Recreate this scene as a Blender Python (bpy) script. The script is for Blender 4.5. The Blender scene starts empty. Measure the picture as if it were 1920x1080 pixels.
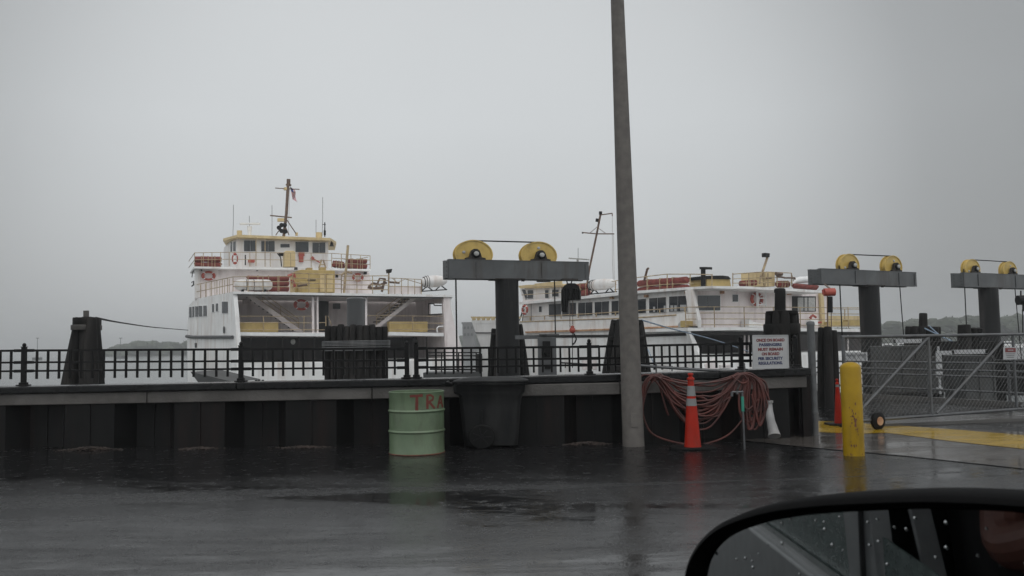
SKY_H = (5.3,5.5,5.6); SKY_STOPS = [(.10,(6.0,6.22,6.35)),(.25,(6.7,6.95,7.1)),(.5,(6.6,6.8,6.9))]; SKY_Z = (7.2,7.3,7.4)
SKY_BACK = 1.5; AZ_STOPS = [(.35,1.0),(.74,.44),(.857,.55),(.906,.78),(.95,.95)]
EXPO = 0.0; HAZE = .0008
import bpy, bmesh, math, random
from mathutils import Vector, Matrix
random.seed(7)
SC = bpy.context.scene
COL = SC.collection
R = math.radians
V = Vector
# ------------------------------------------------------------------ camera
FPX = 1600.0; CH = 1.5
PITCH = math.atan(105/1600); ROLL = 0.017
F_ = V((0, math.cos(PITCH), math.sin(PITCH)))
UP0 = V((0, -math.sin(PITCH), math.cos(PITCH)))
RT = V((1, 0, 0))*math.cos(ROLL) - UP0*math.sin(ROLL)
UP = V((1, 0, 0))*math.sin(ROLL) + UP0*math.cos(ROLL)
CAM = V((0, 0, CH))
cam = bpy.data.objects.new('camera', bpy.data.cameras.new('camera'))
COL.objects.link(cam)
m3 = Matrix((RT, UP, -F_)).transposed()
cam.matrix_world = Matrix.Translation(CAM) @ m3.to_4x4()
cam.data.sensor_width = 36; cam.data.lens = 30
cam.data.clip_start = 0.05; cam.data.clip_end = 9000
cam.data.dof.use_dof = True; cam.data.dof.focus_distance = 25; cam.data.dof.aperture_fstop = 14
SC.camera = cam

def ray(px, py):
    return RT*((px-960)/FPX) + UP*((540-py)/FPX) + F_
def W(px, py, D):
    d = ray(px, py); return CAM + d*(D/d.y)
def G(px, py, z=0.0):
    d = ray(px, py); return CAM + d*((z-CH)/d.z)

# ------------------------------------------------------------------ materials
def mat(name, c1, c2=None, scale=4, rough=.5, r2=None, metal=0, bump=0, bscale=None, streak=1, dirt=None, dirtamt=.5, dscale=1.5, dstreak=6, spec=.5, coat=0):
    m = bpy.data.materials.new(name); m.use_nodes = True
    nt = m.node_tree; N = nt.nodes; L = nt.links; b = N['Principled BSDF']
    tc = N.new('ShaderNodeTexCoord'); mp = N.new('ShaderNodeMapping')
    L.new(tc.outputs['Object'], mp.inputs[0]); mp.inputs['Scale'].default_value = (1, 1, 1/streak)
    nz = N.new('ShaderNodeTexNoise'); nz.inputs['Scale'].default_value = scale; nz.inputs['Detail'].default_value = 6
    L.new(mp.outputs[0], nz.inputs['Vector'])
    rp = N.new('ShaderNodeValToRGB'); c2 = c2 or tuple(x*.8 for x in c1)
    rp.color_ramp.elements[0].position = .35; rp.color_ramp.elements[0].color = (*c2, 1)
    rp.color_ramp.elements[1].position = .65; rp.color_ramp.elements[1].color = (*c1, 1)
    L.new(nz.outputs['Fac'], rp.inputs[0]); out = rp.outputs[0]
    if dirt:
        m2 = N.new('ShaderNodeMapping'); m2.inputs['Scale'].default_value = (1, 1, 1/dstreak); L.new(tc.outputs['Object'], m2.inputs[0])
        n2 = N.new('ShaderNodeTexNoise'); n2.inputs['Scale'].default_value = dscale; n2.inputs['Detail'].default_value = 8; n2.inputs['Roughness'].default_value = .65
        L.new(m2.outputs[0], n2.inputs['Vector'])
        r3 = N.new('ShaderNodeValToRGB'); r3.color_ramp.elements[0].position = .5; r3.color_ramp.elements[1].position = .72
        r3.color_ramp.elements[1].color = (dirtamt,)*3+(1,)
        L.new(n2.outputs['Fac'], r3.inputs[0])
        mx = N.new('ShaderNodeMix'); mx.data_type = 'RGBA'; L.new(r3.outputs[0], mx.inputs['Factor'])
        L.new(out, mx.inputs['A']); mx.inputs['B'].default_value = (*dirt, 1); out = mx.outputs['Result']
    L.new(out, b.inputs['Base Color'])
    b.inputs['Metallic'].default_value = metal; b.inputs['Specular IOR Level'].default_value = spec
    b.inputs['Coat Weight'].default_value = coat
    if r2 is not None:
        mr = N.new('ShaderNodeMapRange'); mr.inputs['To Min'].default_value = rough; mr.inputs['To Max'].default_value = r2
        mr.inputs['From Min'].default_value = .35; mr.inputs['From Max'].default_value = .65
        L.new(nz.outputs['Fac'], mr.inputs['Value']); L.new(mr.outputs[0], b.inputs['Roughness'])
    else: b.inputs['Roughness'].default_value = rough
    if bump:
        n4 = N.new('ShaderNodeTexNoise'); n4.inputs['Scale'].default_value = bscale or scale*5; n4.inputs['Detail'].default_value = 5
        L.new(mp.outputs[0], n4.inputs['Vector'])
        bp = N.new('ShaderNodeBump'); bp.inputs['Strength'].default_value = bump; bp.inputs['Distance'].default_value = .02
        L.new(n4.outputs['Fac'], bp.inputs['Height']); L.new(bp.outputs[0], b.inputs['Normal'])
    return m

M = {}
M['white'] = mat('ship_white_paint', (.78,.77,.75), (.68,.66,.65), 1.2, .45, dirt=(.42,.30,.22), dirtamt=.62, dscale=1.3, dstreak=7)
M['whiteclean'] = mat('clean_white', (.8,.8,.79), (.7,.7,.7), 2, .4)
M['inner'] = mat('ship_inner_paint', (.80,.74,.73), (.70,.64,.63), 1.1, .5, dirt=(.3,.22,.2), dirtamt=.62, dscale=1.3, dstreak=7)
M['hull'] = mat('hull_white_paint', (.80,.80,.79), (.70,.70,.69), .9, .4, dirt=(.40,.30,.24), dirtamt=.62, dscale=1.3, dstreak=9)
M['tan'] = mat('tan_paint', (.62,.49,.26), (.54,.42,.22), 2, .5, dirt=(.2,.12,.06), dirtamt=.4)
M['tanrail'] = mat('tan_rail_paint', (.44,.34,.19), (.25,.18,.12), 3, .5)
M['yellow'] = mat('locker_yellow', (.46,.34,.13), (.38,.28,.10), 2, .5, dirt=(.2,.12,.04), dirtamt=.4)
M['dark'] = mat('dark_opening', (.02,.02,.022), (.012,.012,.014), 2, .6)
M['cardeck'] = mat('dark_fittings_and_shade', (.035,.03,.03), (.02,.018,.018), .8, .7, dirt=(.07,.05,.045), dirtamt=.6, dscale=.8)  # near-black: holds the shade inside the car decks, also used on dark fittings
M['glass'] = mat('dark_window_glass', (.035,.04,.045), (.02,.025,.03), 1.5, .08)
M['red'] = mat('red_canvas', (0.2016,0.0360,0.0252), (0.1152,0.0180,0.0144), 4, .7, bump=.5, bscale=6)
M['ringred'] = mat('life_ring_red', (.38,.07,.045), (.30,.05,.035), 4, .5)
M['rust'] = mat('rusty_trim', (.5,.33,.2), (.26,.12,.06), 2.5, .7, streak=.3)
M['black'] = mat('black_paint', (0.0060,0.0060,0.0060), (0.0036,0.0036,0.0036), 3, .45, spec=.18)
M['maststeel'] = mat('mast_brown', (.16,.10,.06), (.08,.05,.04), 4, .6)
M['greysteel'] = mat('galvanised_beam', (0.0829,0.0875,0.0895), (0.0564,0.0597,0.0623), 1.6, .42, bump=.1, dirt=(.04,.032,.026), dirtamt=.9, dscale=2, metal=.15)
M['pylon'] = mat('pylon_steel', (0.0145,0.0148,0.0153), (0.0092,0.0095,0.0098), 1.5, .5, streak=4, bump=.15, bscale=20, dirt=(.10,.09,.085), dirtamt=.5, dscale=2, dstreak=8, spec=.18)
M['sheave'] = mat('sheave_yellow', (.52,.37,.10), (.45,.31,.08), 3, .45, dirt=(.15,.1,.04), dirtamt=.45, dscale=4, dstreak=1)
M['bearing'] = mat('bearing_iron', (0.0432,0.0384,0.0360), (0.0240,0.0216,0.0192), 6, .6, spec=.18)
M['hub'] = mat('hub_cap', (0.4000,0.4000,0.3840), (0.2800,0.2800,0.2720), 8, .4)
M['rope'] = mat('wire_rope', (0.0090,0.0090,0.0090), (0.0054,0.0054,0.0054), 8, .6, spec=.18)
M['wood'] = mat('tarred_pile_wood', (0.0105,0.0093,0.0087), (0.0043,0.0040,0.0037), 3, .65, streak=8, bump=.8, bscale=9, dirt=(.045,.04,.036), dirtamt=.5, dscale=3, dstreak=9, spec=.18)
M['woodcap'] = mat('pile_cap_band', (0.0780,0.0720,0.0660), (0.0420,0.0390,0.0360), 3, .7, streak=.3, bump=.4)
M['pipe'] = mat('steel_pipe_pile', (0.0910,0.0945,0.0980), (0.0490,0.0504,0.0525), 1.6, .4, streak=6, dirt=(.25,.24,.23), dirtamt=.5, dscale=2.5, dstreak=10)
M['iron'] = mat('black_iron_fence', (0.0035,0.0033,0.0035), (0.0022,0.0022,0.0022), 6, .32, spec=.18)
M['captimber'] = mat('wet_dark_cap', (0.0109,0.0113,0.0118), (0.0059,0.0059,0.0063), 3, .32, r2=.2, bump=.3, bscale=14, spec=.18)
M['beam'] = mat('weathered_concrete_beam', (0.0956,0.0892,0.0829), (0.0542,0.0497,0.0459), 2.2, .6, bump=.4, bscale=25, dirt=(.05,.045,.04), dirtamt=.8, dscale=1.8, dstreak=2)
M['sheet'] = mat('sheet_pile_steel', (0.0060,0.0059,0.0059), (0.0030,0.0030,0.0030), 2, .5, streak=4, bump=.3, dirt=(.022,.012,.010), dirtamt=.75, dscale=1.6, dstreak=6, spec=.18)
M['pole'] = mat('pole_concrete', (0.1290,0.1183,0.1075), (0.0946,0.0860,0.0795), 9, .75, bump=.5, bscale=120, dirt=(.14,.13,.12), dirtamt=.45, dscale=1.3, dstreak=8)
M['drum'] = mat('drum_green', (.125,.175,.105), (.095,.14,.082), 3, .42, bump=.25, bscale=5, dirt=(.05,.055,.035), dirtamt=.7, dscale=4, dstreak=3)
M['rustred'] = mat('drum_rust', (.16,.06,.035), (.08,.03,.02), 9, .8)
M['letter'] = mat('brown_red_lettering', (0.1274,0.0196,0.0098), (0.0980,0.0147,0.0088), 8, .6)
M['bin'] = mat('bin_plastic', (0.0100,0.0103,0.0107), (0.0075,0.0077,0.0083), 3, .42, dirt=(.06,.06,.058), dirtamt=.4, spec=.18)
M['tyre'] = mat('tyre_rubber', (0.0054,0.0054,0.0054), (0.0036,0.0036,0.0036), 8, .6, spec=.18)
M['orange'] = mat('cone_orange', (.33,.014,.004), (.27,.012,.003), 5, .45, spec=.2, dirt=(.07,.02,.012), dirtamt=.6, dscale=5, dstreak=2)
M['refl'] = mat('cone_band', (0.1764,0.1806,0.1806), (0.1386,0.1428,0.1428), 6, .4)
M['bollard'] = mat('bollard_yellow', (.34,.21,.004), (.27,.165,.003), 4, .4, spec=.25, bump=.12, dirt=(.11,.075,.012), dirtamt=.6, dscale=4, dstreak=4)
M['galv'] = mat('galvanised_post', (0.1056,0.1104,0.1152), (0.0720,0.0744,0.0768), 6, .42, metal=.3, dirt=(.10,.09,.08), dirtamt=.5, dscale=3)
M['mesh'] = mat('chain_link_wire', (0.0634,0.0662,0.0662), (0.0374,0.0374,0.0374), 6, .45, metal=.3)
M['hose'] = mat('red_rubber_hose', (0.0960,0.0224,0.0160), (0.0360,0.0088,0.0072), 5, .42, r2=.6)
M['teal'] = mat('teal_tape', (0.0300,0.2520,0.1800), None, 5, .5)
M['pvc'] = mat('white_pvc', (0.2880,0.2880,0.2880), (0.2016,0.2016,0.2016), 5, .45, dirt=(.2,.18,.16), dirtamt=.6)
M['signwhite'] = mat('sign_white', (0.3808,0.3864,0.3920), (0.3248,0.3304,0.3360), 3, .45, dirt=(.3,.28,.26), dirtamt=.4)
M['signred'] = mat('sign_red', (.15,.018,.018), None, 5, .5)
M['signblue'] = mat('sign_blue', (.022,.03,.09), None, 5, .5)
M['green'] = mat('sign_edge_green', (.05,.2,.1), None, 5, .5)
M['container'] = mat('grey_container', (0.0780,0.0810,0.0810), (0.0540,0.0552,0.0552), 1.2, .5, dirt=(.05,.04,.035), dirtamt=.5, dscale=1.5, spec=.18)
M['gravel'] = mat('gravel', (0.0528,0.0363,0.0297), (0.0165,0.0132,0.0116), 14, .8)
M['blueline'] = mat('blue_rope', (.25,.33,.42), (.15,.2,.27), 5, .6)
M['foliage'] = mat('far_foliage', (.06,.075,.045), (.022,.03,.018), .12, .9)
M['land'] = mat('far_land', (.05,.06,.04), (.03,.035,.025), .05, .9)
M['bldg'] = mat('far_building', (.20,.2,.2), (.14,.14,.14), .2, .8)
M['flagred'] = mat('flag_red', (.45,.02,.04), None, 3, .8)
M['flagwhite'] = mat('flag_white', (.75,.75,.78), None, 3, .8)
M['flagblue'] = mat('flag_blue', (.02,.03,.15), None, 3, .8)

# ------------------------------------------------------------------ mesh builder
def tag(o, label=None, cat=None, group=None, kind=None):
    if label: o['label'] = label
    if cat: o['category'] = cat
    if group: o['group'] = group
    if kind: o['kind'] = kind
    return o
def thing(name, loc, label, cat, group=None):
    o = bpy.data.objects.new(name, None); COL.objects.link(o); o.location = loc; o.empty_display_size = .2
    return tag(o, label, cat, group)
def origin_of(o):
    p = V((0,0,0))
    while o is not None: p = p + V(o.location); o = o.parent
    return p

class MB:
    def __init__(s): s.v = []; s.f = []
    def add(s, vs, fs):
        b = len(s.v); s.v += [tuple(x) for x in vs]; s.f += [tuple(b+i for i in f) for f in fs]; return s
    def hexa(s, a):   # 4 front + 4 back
        return s.add(a, [(0,1,2,3),(7,6,5,4),(0,4,5,1),(1,5,6,2),(2,6,7,3),(3,7,4,0)])
    def box(s, c, size, rz=0, ex=None):
        c = V(c); x = V((math.cos(rz), math.sin(rz), 0))*size[0]/2; y = V((-math.sin(rz), math.cos(rz), 0))*size[1]/2; z = V((0,0,size[2]/2))
        return s.hexa([c-x-y-z, c+x-y-z, c+x-y+z, c-x-y+z, c-x+y-z, c+x+y-z, c+x+y+z, c-x+y+z])
    def bar(s, a, b, w, h, up=V((0,0,1))):
        a = V(a); b = V(b); d = (b-a).normalized()
        sd = d.cross(up)
        if sd.length < 1e-4: sd = d.cross(V((0,1,0)))
        sd.normalize(); u2 = sd.cross(d).normalized(); x = sd*w/2; z = u2*h/2
        return s.hexa([a-x-z, a+x-z, a+x+z, a-x+z, b-x-z, b+x-z, b+x+z, b-x+z])
    def tube(s, pts, r, n=8, cap=True, r2=None):
        pts = [V(p) for p in pts]; k = len(pts); vs = []; fs = []
        prev = None
        for i, p in enumerate(pts):
            d = (pts[min(i+1, k-1)]-pts[max(i-1, 0)]).normalized()
            if prev is None:
                a = d.cross(V((0,0,1)))
                if a.length < .05: a = d.cross(V((1,0,0)))
            else: a = prev - d*prev.dot(d)
            a.normalize(); prev = a; b = d.cross(a)
            rr = (r if r2 is None else r+(r2-r)*i/(k-1)) if not isinstance(r, (list, tuple)) else r[i]
            for j in range(n):
                t = 2*math.pi*j/n; vs.append(p + a*math.cos(t)*rr + b*math.sin(t)*rr)
        for i in range(k-1):
            for j in range(n):
                j2 = (j+1) % n; fs.append((i*n+j, i*n+j2, (i+1)*n+j2, (i+1)*n+j))
        if cap: fs.append(tuple(range(n-1, -1, -1))); fs.append(tuple((k-1)*n+j for j in range(n)))
        return s.add(vs, fs)
    def lathe(s, c, prof, n=24, ax=V((1,0,0)), ay=V((0,1,0)), az=V((0,0,1)), sx=1, sy=1, closed=False):
        c = V(c); vs = []; fs = []; k = len(prof)
        for (r, h) in prof:
            for j in range(n):
                t = 2*math.pi*j/n; vs.append(c + ax*math.cos(t)*r*sx + ay*math.sin(t)*r*sy + az*h)
        K = k if closed else k-1
        for i in range(K):
            i2 = (i+1) % k
            for j in range(n):
                j2 = (j+1) % n; fs.append((i*n+j, i*n+j2, i2*n+j2, i2*n+j))
        if not closed:
            fs.append(tuple(range(n-1, -1, -1))); fs.append(tuple((k-1)*n+j for j in range(n)))
        return s.add(vs, fs)
    def torus(s, c, R1, r, ax, ay, sx=1, sy=1, n=28, m=10, a0=0, a1=2*math.pi):
        az = ax.cross(ay).normalized(); vs = []; fs = []; c = V(c); full = abs(a1-a0-2*math.pi) < 1e-6
        K = n if full else n+1
        for i in range(K):
            t = a0+(a1-a0)*i/n; d = ax*math.cos(t)*sx + ay*math.sin(t)*sy
            for j in range(m):
                q = 2*math.pi*j/m; vs.append(c + d*R1 + d*r*math.cos(q) + az*r*math.sin(q))
        for i in range(n):
            i2 = (i+1) % K
            for j in range(m): fs.append((i*m+j, i*m+(j+1) % m, i2*m+(j+1) % m, i2*m+j))
        return s.add(vs, fs)
    def prism(s, pts, off):   # pts: 3D polygon, off: vector
        k = len(pts); pts = [V(p) for p in pts]
        vs = pts + [p+off for p in pts]
        fs = [tuple(range(k)), tuple(range(2*k-1, k-1, -1))] + [(i, i+k, (i+1) % k+k, (i+1) % k) for i in range(k)]
        return s.add(vs, fs)
    def sphere(s, c, r, n=12, m=8, sc=(1,1,1), noise=0):
        c = V(c); vs = [c+V((0,0,r*sc[2]))]; fs = []
        for i in range(1, m):
            for j in range(n):
                p = math.pi*i/m; t = 2*math.pi*j/n; q = 1+random.uniform(-noise, noise)
                vs.append(c+V((math.sin(p)*math.cos(t)*sc[0], math.sin(p)*math.sin(t)*sc[1], math.cos(p)*sc[2]))*r*q)
        vs.append(c-V((0,0,r*sc[2])))
        for j in range(n): fs.append((0, 1+j, 1+(j+1) % n))
        for i in range(m-2):
            for j in range(n):
                a = 1+i*n+j; b = 1+i*n+(j+1) % n; fs.append((a, a+n, b+n, b))
        e = len(vs)-1
        for j in range(n): fs.append((1+(m-2)*n+j, e, 1+(m-2)*n+(j+1) % n))
        return s.add(vs, fs)
    def build(s, name, m, parent=None, smooth=40, bevel=0, recalc=True):
        if parent is not None: o0 = origin_of(parent)
        else:
            xs = [p[0] for p in s.v]; ys = [p[1] for p in s.v]; zs = [p[2] for p in s.v]
            o0 = V(((min(xs)+max(xs))/2, (min(ys)+max(ys))/2, min(zs)))
        me = bpy.data.meshes.new(name); me.from_pydata([tuple(V(p)-o0) for p in s.v], [], s.f)
        if recalc:
            bm = bmesh.new(); bm.from_mesh(me); bmesh.ops.recalc_face_normals(bm, faces=bm.faces); bm.to_mesh(me); bm.free()
        me.materials.append(M[m] if isinstance(m, str) else m)
        if smooth:
            me.polygons.foreach_set('use_smooth', [True]*len(me.polygons)); me.set_sharp_from_angle(angle=R(smooth))
        o = bpy.data.objects.new(name, me); COL.objects.link(o)
        if parent is not None: o.parent = parent
        else: o.location = o0
        if bevel:
            bv = o.modifiers.new('bevel', 'BEVEL'); bv.width = bevel; bv.segments = 3; bv.limit_method = 'ANGLE'; bv.angle_limit = R(40)
        return o

class Plane:
    """vertical plane through (x0,y0) along (dx,dy); positive off = away from the camera"""
    def __init__(s, p0, p1):
        s.p = V((p0[0], p0[1], 0)); s.d = V((p1[0]-p0[0], p1[1]-p0[1], 0)).normalized()
        s.n = V((-s.d.y, s.d.x, 0))
        if s.n.y < 0: s.n = -s.n
    def pt(s, px, py, off=0):
        r = ray(px, py); q = s.p + s.n*off
        t = (q-CAM).dot(s.n)/r.dot(s.n); return CAM + r*t
    def poly(s, mb, pts, off, th): return mb.prism([s.pt(x, y, off) for x, y in pts], s.n*th)
    def rect(s, mb, x0, y0, x1, y1, off, th): return s.poly(mb, [(x0,y0),(x1,y0),(x1,y1),(x0,y1)], off, th)
    def line(s, mb, pts, off, r, n=6): return mb.tube([s.pt(x, y, off) for x, y in pts], r, n)
    def rail(s, mb, x0, t0, b0, x1, t1, b1, posts, rails, off, r=.03):
        for i in range(rails):
            k = i/rails
            s.line(mb, [(x0, t0+(b0-t0)*k), (x1, t1+(b1-t1)*k)], off, r)
        for i in range(posts+1):
            k = i/posts; x = x0+(x1-x0)*k
            s.line(mb, [(x, t0+(t1-t0)*k), (x, b0+(b1-b0)*k)], off, r)
    def ring(s, name, px, py, rx, ry, off, label, group, segs=True, parent=None):
        c = s.pt(px, py, off); k = (c-CAM).dot(F_)/FPX
        cc = abs(s.d.x)
        mb = MB(); R1 = ry*k*.8; mb.torus(c, R1, R1*.27, s.d, V((0,0,1)), sx=rx/ry/cc)
        o = mb.build(name, 'ringred', parent)
        w = MB()
        for q in range(4):
            a = R(45+90*q); w.torus(c, R1, R1*.29, s.d, V((0,0,1)), sx=rx/ry/cc, n=4, a0=a-.09, a1=a+.09)
        w.build('grab_band', 'whiteclean', o)
        return tag(o, label, 'life ring', group)
def pane(pl, parent, x0, y0, x1, y1, off, bars=0, slant=0):
    f = MB(); e = .9
    pl.poly(f, [(x0-e,y0-e),(x1+e+slant,y0-e),(x1+e,y1+e),(x0-e-slant,y1+e)], off, .05)
    fo = f.build('window', 'whiteclean', parent, smooth=0)
    g = MB(); n = bars+1
    for i in range(n):
        a = x0+(x1-x0)*i/n + (.6 if i else 0); b = x0+(x1-x0)*(i+1)/n
        pl.poly(g, [(a,y0),(b,y0),(b,y1),(a,y1)], off-.03, .028)
    g.build('pane', 'glass', fo, smooth=0)
# ================================================================== WORLD / LIGHT
w = bpy.data.worlds.new('World'); SC.world = w; w.use_nodes = True
nt = w.node_tree; N = nt.nodes; L = nt.links; bg = N['Background']
sky = N.new('ShaderNodeTexSky'); sky.sky_type = 'NISHITA'; sky.sun_disc = False
SUN_EL = R(58); SUN_AZ = R(200)
sky.sun_elevation = SUN_EL; sky.sun_rotation = SUN_AZ; sky.dust_density = 6; sky.air_density = 1.5
tc = N.new('ShaderNodeTexCoord'); sx = N.new('ShaderNodeSeparateXYZ'); L.new(tc.outputs['Generated'], sx.inputs[0])
# overcast deck: grey near the horizon, brighter overhead, bright patch over the harbour ahead, boosted behind the camera to light the ferries
el = N.new('ShaderNodeValToRGB'); cr = el.color_ramp
cr.elements[0].position = 0.0; cr.elements[0].color = (*SKY_H, 1)
cr.elements[1].position = 1.0; cr.elements[1].color = (*SKY_Z, 1)
for p, c in SKY_STOPS:
    e = cr.elements.new(p); e.color = (*c, 1)
L.new(sx.outputs['Z'], el.inputs[0])
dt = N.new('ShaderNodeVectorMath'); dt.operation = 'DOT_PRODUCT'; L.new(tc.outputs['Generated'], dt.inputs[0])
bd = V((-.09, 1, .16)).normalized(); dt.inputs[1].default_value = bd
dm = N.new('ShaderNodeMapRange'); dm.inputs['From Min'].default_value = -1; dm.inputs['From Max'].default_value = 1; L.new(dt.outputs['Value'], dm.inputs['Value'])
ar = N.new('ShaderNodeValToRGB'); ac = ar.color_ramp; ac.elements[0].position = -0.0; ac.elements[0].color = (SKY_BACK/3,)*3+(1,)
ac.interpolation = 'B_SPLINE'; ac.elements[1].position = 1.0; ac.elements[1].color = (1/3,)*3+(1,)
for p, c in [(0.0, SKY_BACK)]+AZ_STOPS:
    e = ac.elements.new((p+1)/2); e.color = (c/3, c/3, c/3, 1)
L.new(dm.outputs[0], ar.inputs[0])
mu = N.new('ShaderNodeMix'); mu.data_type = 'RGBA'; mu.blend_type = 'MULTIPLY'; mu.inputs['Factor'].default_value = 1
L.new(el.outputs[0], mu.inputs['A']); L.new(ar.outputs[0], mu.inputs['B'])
cn = N.new('ShaderNodeTexNoise'); cn.inputs['Scale'].default_value = 2.2; cn.inputs['Detail'].default_value = 3; L.new(tc.outputs['Generated'], cn.inputs['Vector'])
cm = N.new('ShaderNodeMapRange'); cm.inputs['To Min'].default_value = 2.79; cm.inputs['To Max'].default_value = 3.21; L.new(cn.outputs['Fac'], cm.inputs['Value'])
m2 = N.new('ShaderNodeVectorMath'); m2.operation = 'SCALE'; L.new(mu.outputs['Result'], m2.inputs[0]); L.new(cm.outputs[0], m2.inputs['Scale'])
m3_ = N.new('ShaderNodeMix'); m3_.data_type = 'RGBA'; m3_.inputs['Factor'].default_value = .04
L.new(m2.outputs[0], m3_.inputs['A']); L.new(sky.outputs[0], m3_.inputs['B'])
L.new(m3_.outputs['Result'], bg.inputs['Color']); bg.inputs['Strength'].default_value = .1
sl = bpy.data.lights.new('sun', 'SUN'); sl.energy = .5; sl.angle = R(40); sl.color = (1,.98,.95)
so = bpy.data.objects.new('sun', sl); COL.objects.link(so)
so.rotation_euler = (R(90)-SUN_EL, 0, R(20))
SC.view_settings.view_transform = 'Standard'; SC.view_settings.look = 'None'; SC.view_settings.gamma = 1
SC.view_settings.exposure = EXPO
SC.cycles.volume_bounces = 0
SC.cycles.max_bounces = 8

# ================================================================== SETTING
def sheet(name, pts, z, material, kind='structure', th=0):
    mb = MB(); mb.add([(p[0], p[1], z) for p in pts], [tuple(range(len(pts)))])
    o = mb.build(name, material, smooth=0, recalc=False); tag(o, kind=kind); return o

def wet(name, c1, c2, r_lo, r_hi, bump=.25, pud=.5, sc=.35, track=False, sp_lo=.2, sp_hi=.6):
    m = bpy.data.materials.new(name); m.use_nodes = True
    nt = m.node_tree; N = nt.nodes; L = nt.links; b = N['Principled BSDF']
    tc = N.new('ShaderNodeTexCoord')
    mp = N.new('ShaderNodeMapping'); mp.inputs['Scale'].default_value = (.28, 1.1, 1); mp.inputs['Rotation'].default_value = (0,0,R(-4)); L.new(tc.outputs['Object'], mp.inputs[0])
    n1 = N.new('ShaderNodeTexNoise'); n1.inputs['Scale'].default_value = sc; n1.inputs['Detail'].default_value = 8; n1.inputs['Roughness'].default_value = .74; n1.inputs['Distortion'].default_value = .8
    L.new(mp.outputs[0], n1.inputs['Vector'])
    n2 = N.new('ShaderNodeTexNoise'); n2.inputs['Scale'].default_value = 55; n2.inputs['Detail'].default_value = 4; L.new(tc.outputs['Object'], n2.inputs['Vector'])
    n3 = N.new('ShaderNodeTexNoise'); n3.inputs['Scale'].default_value = 3.5; n3.inputs['Detail'].default_value = 6; L.new(mp.outputs[0], n3.inputs['Vector'])
    r1 = N.new('ShaderNodeMapRange'); r1.inputs['From Min'].default_value = pud-.08; r1.inputs['From Max'].default_value = pud+.09
    L.new(n1.outputs['Fac'], r1.inputs['Value'])          # 0 = standing water, 1 = open asphalt grain
    mr = N.new('ShaderNodeMapRange'); mr.inputs['To Min'].default_value = r_lo; mr.inputs['To Max'].default_value = r_hi; L.new(r1.outputs[0], mr.inputs['Value'])
    if track:
        gp_ = N.new('ShaderNodeNewGeometry'); sp = N.new('ShaderNodeSeparateXYZ'); L.new(gp_.outputs['Position'], sp.inputs[0])
        def mth(op, a, b_=None):
            n = N.new('ShaderNodeMath'); n.operation = op
            for i, q in enumerate((a, b_)):
                if q is None: continue
                if isinstance(q, (int, float)): n.inputs[i].default_value = q
                else: L.new(q, n.inputs[i])
            return n.outputs[0]
        wob = mth('MULTIPLY', mth('SUBTRACT', n1.outputs['Fac'], .5), 1.1)
        v = mth('ADD', mth('SUBTRACT', mth('SUBTRACT', sp.outputs['Y'], 9.1), mth('MULTIPLY', sp.outputs['X'], .078)), wob)
        hw = mth('MAXIMUM', mth('SUBTRACT', .17, mth('MULTIPLY', sp.outputs['X'], .045)), .05)
        def band(c0, ww, amp):
            q = mth('DIVIDE', mth('ABSOLUTE', mth('SUBTRACT', v, c0)), ww)
            r_ = N.new('ShaderNodeMapRange'); r_.interpolation_type = 'SMOOTHSTEP'; r_.inputs['From Min'].default_value = .7; r_.inputs['From Max'].default_value = 1.15
            r_.inputs['To Min'].default_value = amp; r_.inputs['To Max'].default_value = 0; L.new(q, r_.inputs['Value']); return r_.outputs[0]
        up_ = band(0.0, hw, .16); dn_ = band(-.62, mth('MULTIPLY', hw, .8), -.08); up2 = band(-1.05, mth('MULTIPLY', hw, .5), .08)
        sn = N.new('ShaderNodeTexNoise'); sn.inputs['Scale'].default_value = 5.5; sn.inputs['Detail'].default_value = 9; sn.inputs['Roughness'].default_value = .78; L.new(tc.outputs['Object'], sn.inputs['Vector'])
        sr = N.new('ShaderNodeMapRange'); sr.inputs['From Min'].default_value = .50; sr.inputs['From Max'].default_value = .66; sr.inputs['To Max'].default_value = .30; L.new(sn.outputs['Fac'], sr.inputs['Value'])
        up_ = mth('ADD', up_, sr.outputs[0])
        tot = mth('MAXIMUM', mth('ADD', mth('ADD', mr.outputs[0], up_), mth('ADD', dn_, up2)), .07)
        L.new(tot, b.inputs['Roughness'])
    else:
        L.new(mr.outputs[0], b.inputs['Roughness'])
    mx = N.new('ShaderNodeMix'); mx.data_type = 'RGBA'; mx.inputs['A'].default_value = (*c2,1); mx.inputs['B'].default_value = (*c1,1)
    L.new(n3.outputs['Fac'], mx.inputs['Factor']); L.new(mx.outputs['Result'], b.inputs['Base Color'])
    bp = N.new('ShaderNodeBump'); bp.inputs['Distance'].default_value = .012
    ms = N.new('ShaderNodeMath'); ms.operation = 'MULTIPLY'; ms.inputs[1].default_value = bump; L.new(r1.outputs[0], ms.inputs[0])
    ma = N.new('ShaderNodeMath'); ma.operation = 'ADD'; ma.inputs[1].default_value = .03; L.new(ms.outputs[0], ma.inputs[0])
    L.new(ma.outputs[0], bp.inputs['Strength']); L.new(n2.outputs['Fac'], bp.inputs['Height'])
    b2 = N.new('ShaderNodeBump'); b2.inputs['Distance'].default_value = .02; b2.inputs['Strength'].default_value = .08
    L.new(n3.outputs['Fac'], b2.inputs['Height']); L.new(bp.outputs[0], b2.inputs['Normal']); L.new(b2.outputs[0], b.inputs['Normal'])
    b.inputs['IOR'].default_value = 1.33
    # grain: wet stones catch more or less of the sky
    n5 = N.new('ShaderNodeTexNoise'); n5.inputs['Scale'].default_value = 9; n5.inputs['Detail'].default_value = 9; n5.inputs['Roughness'].default_value = .8
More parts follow.
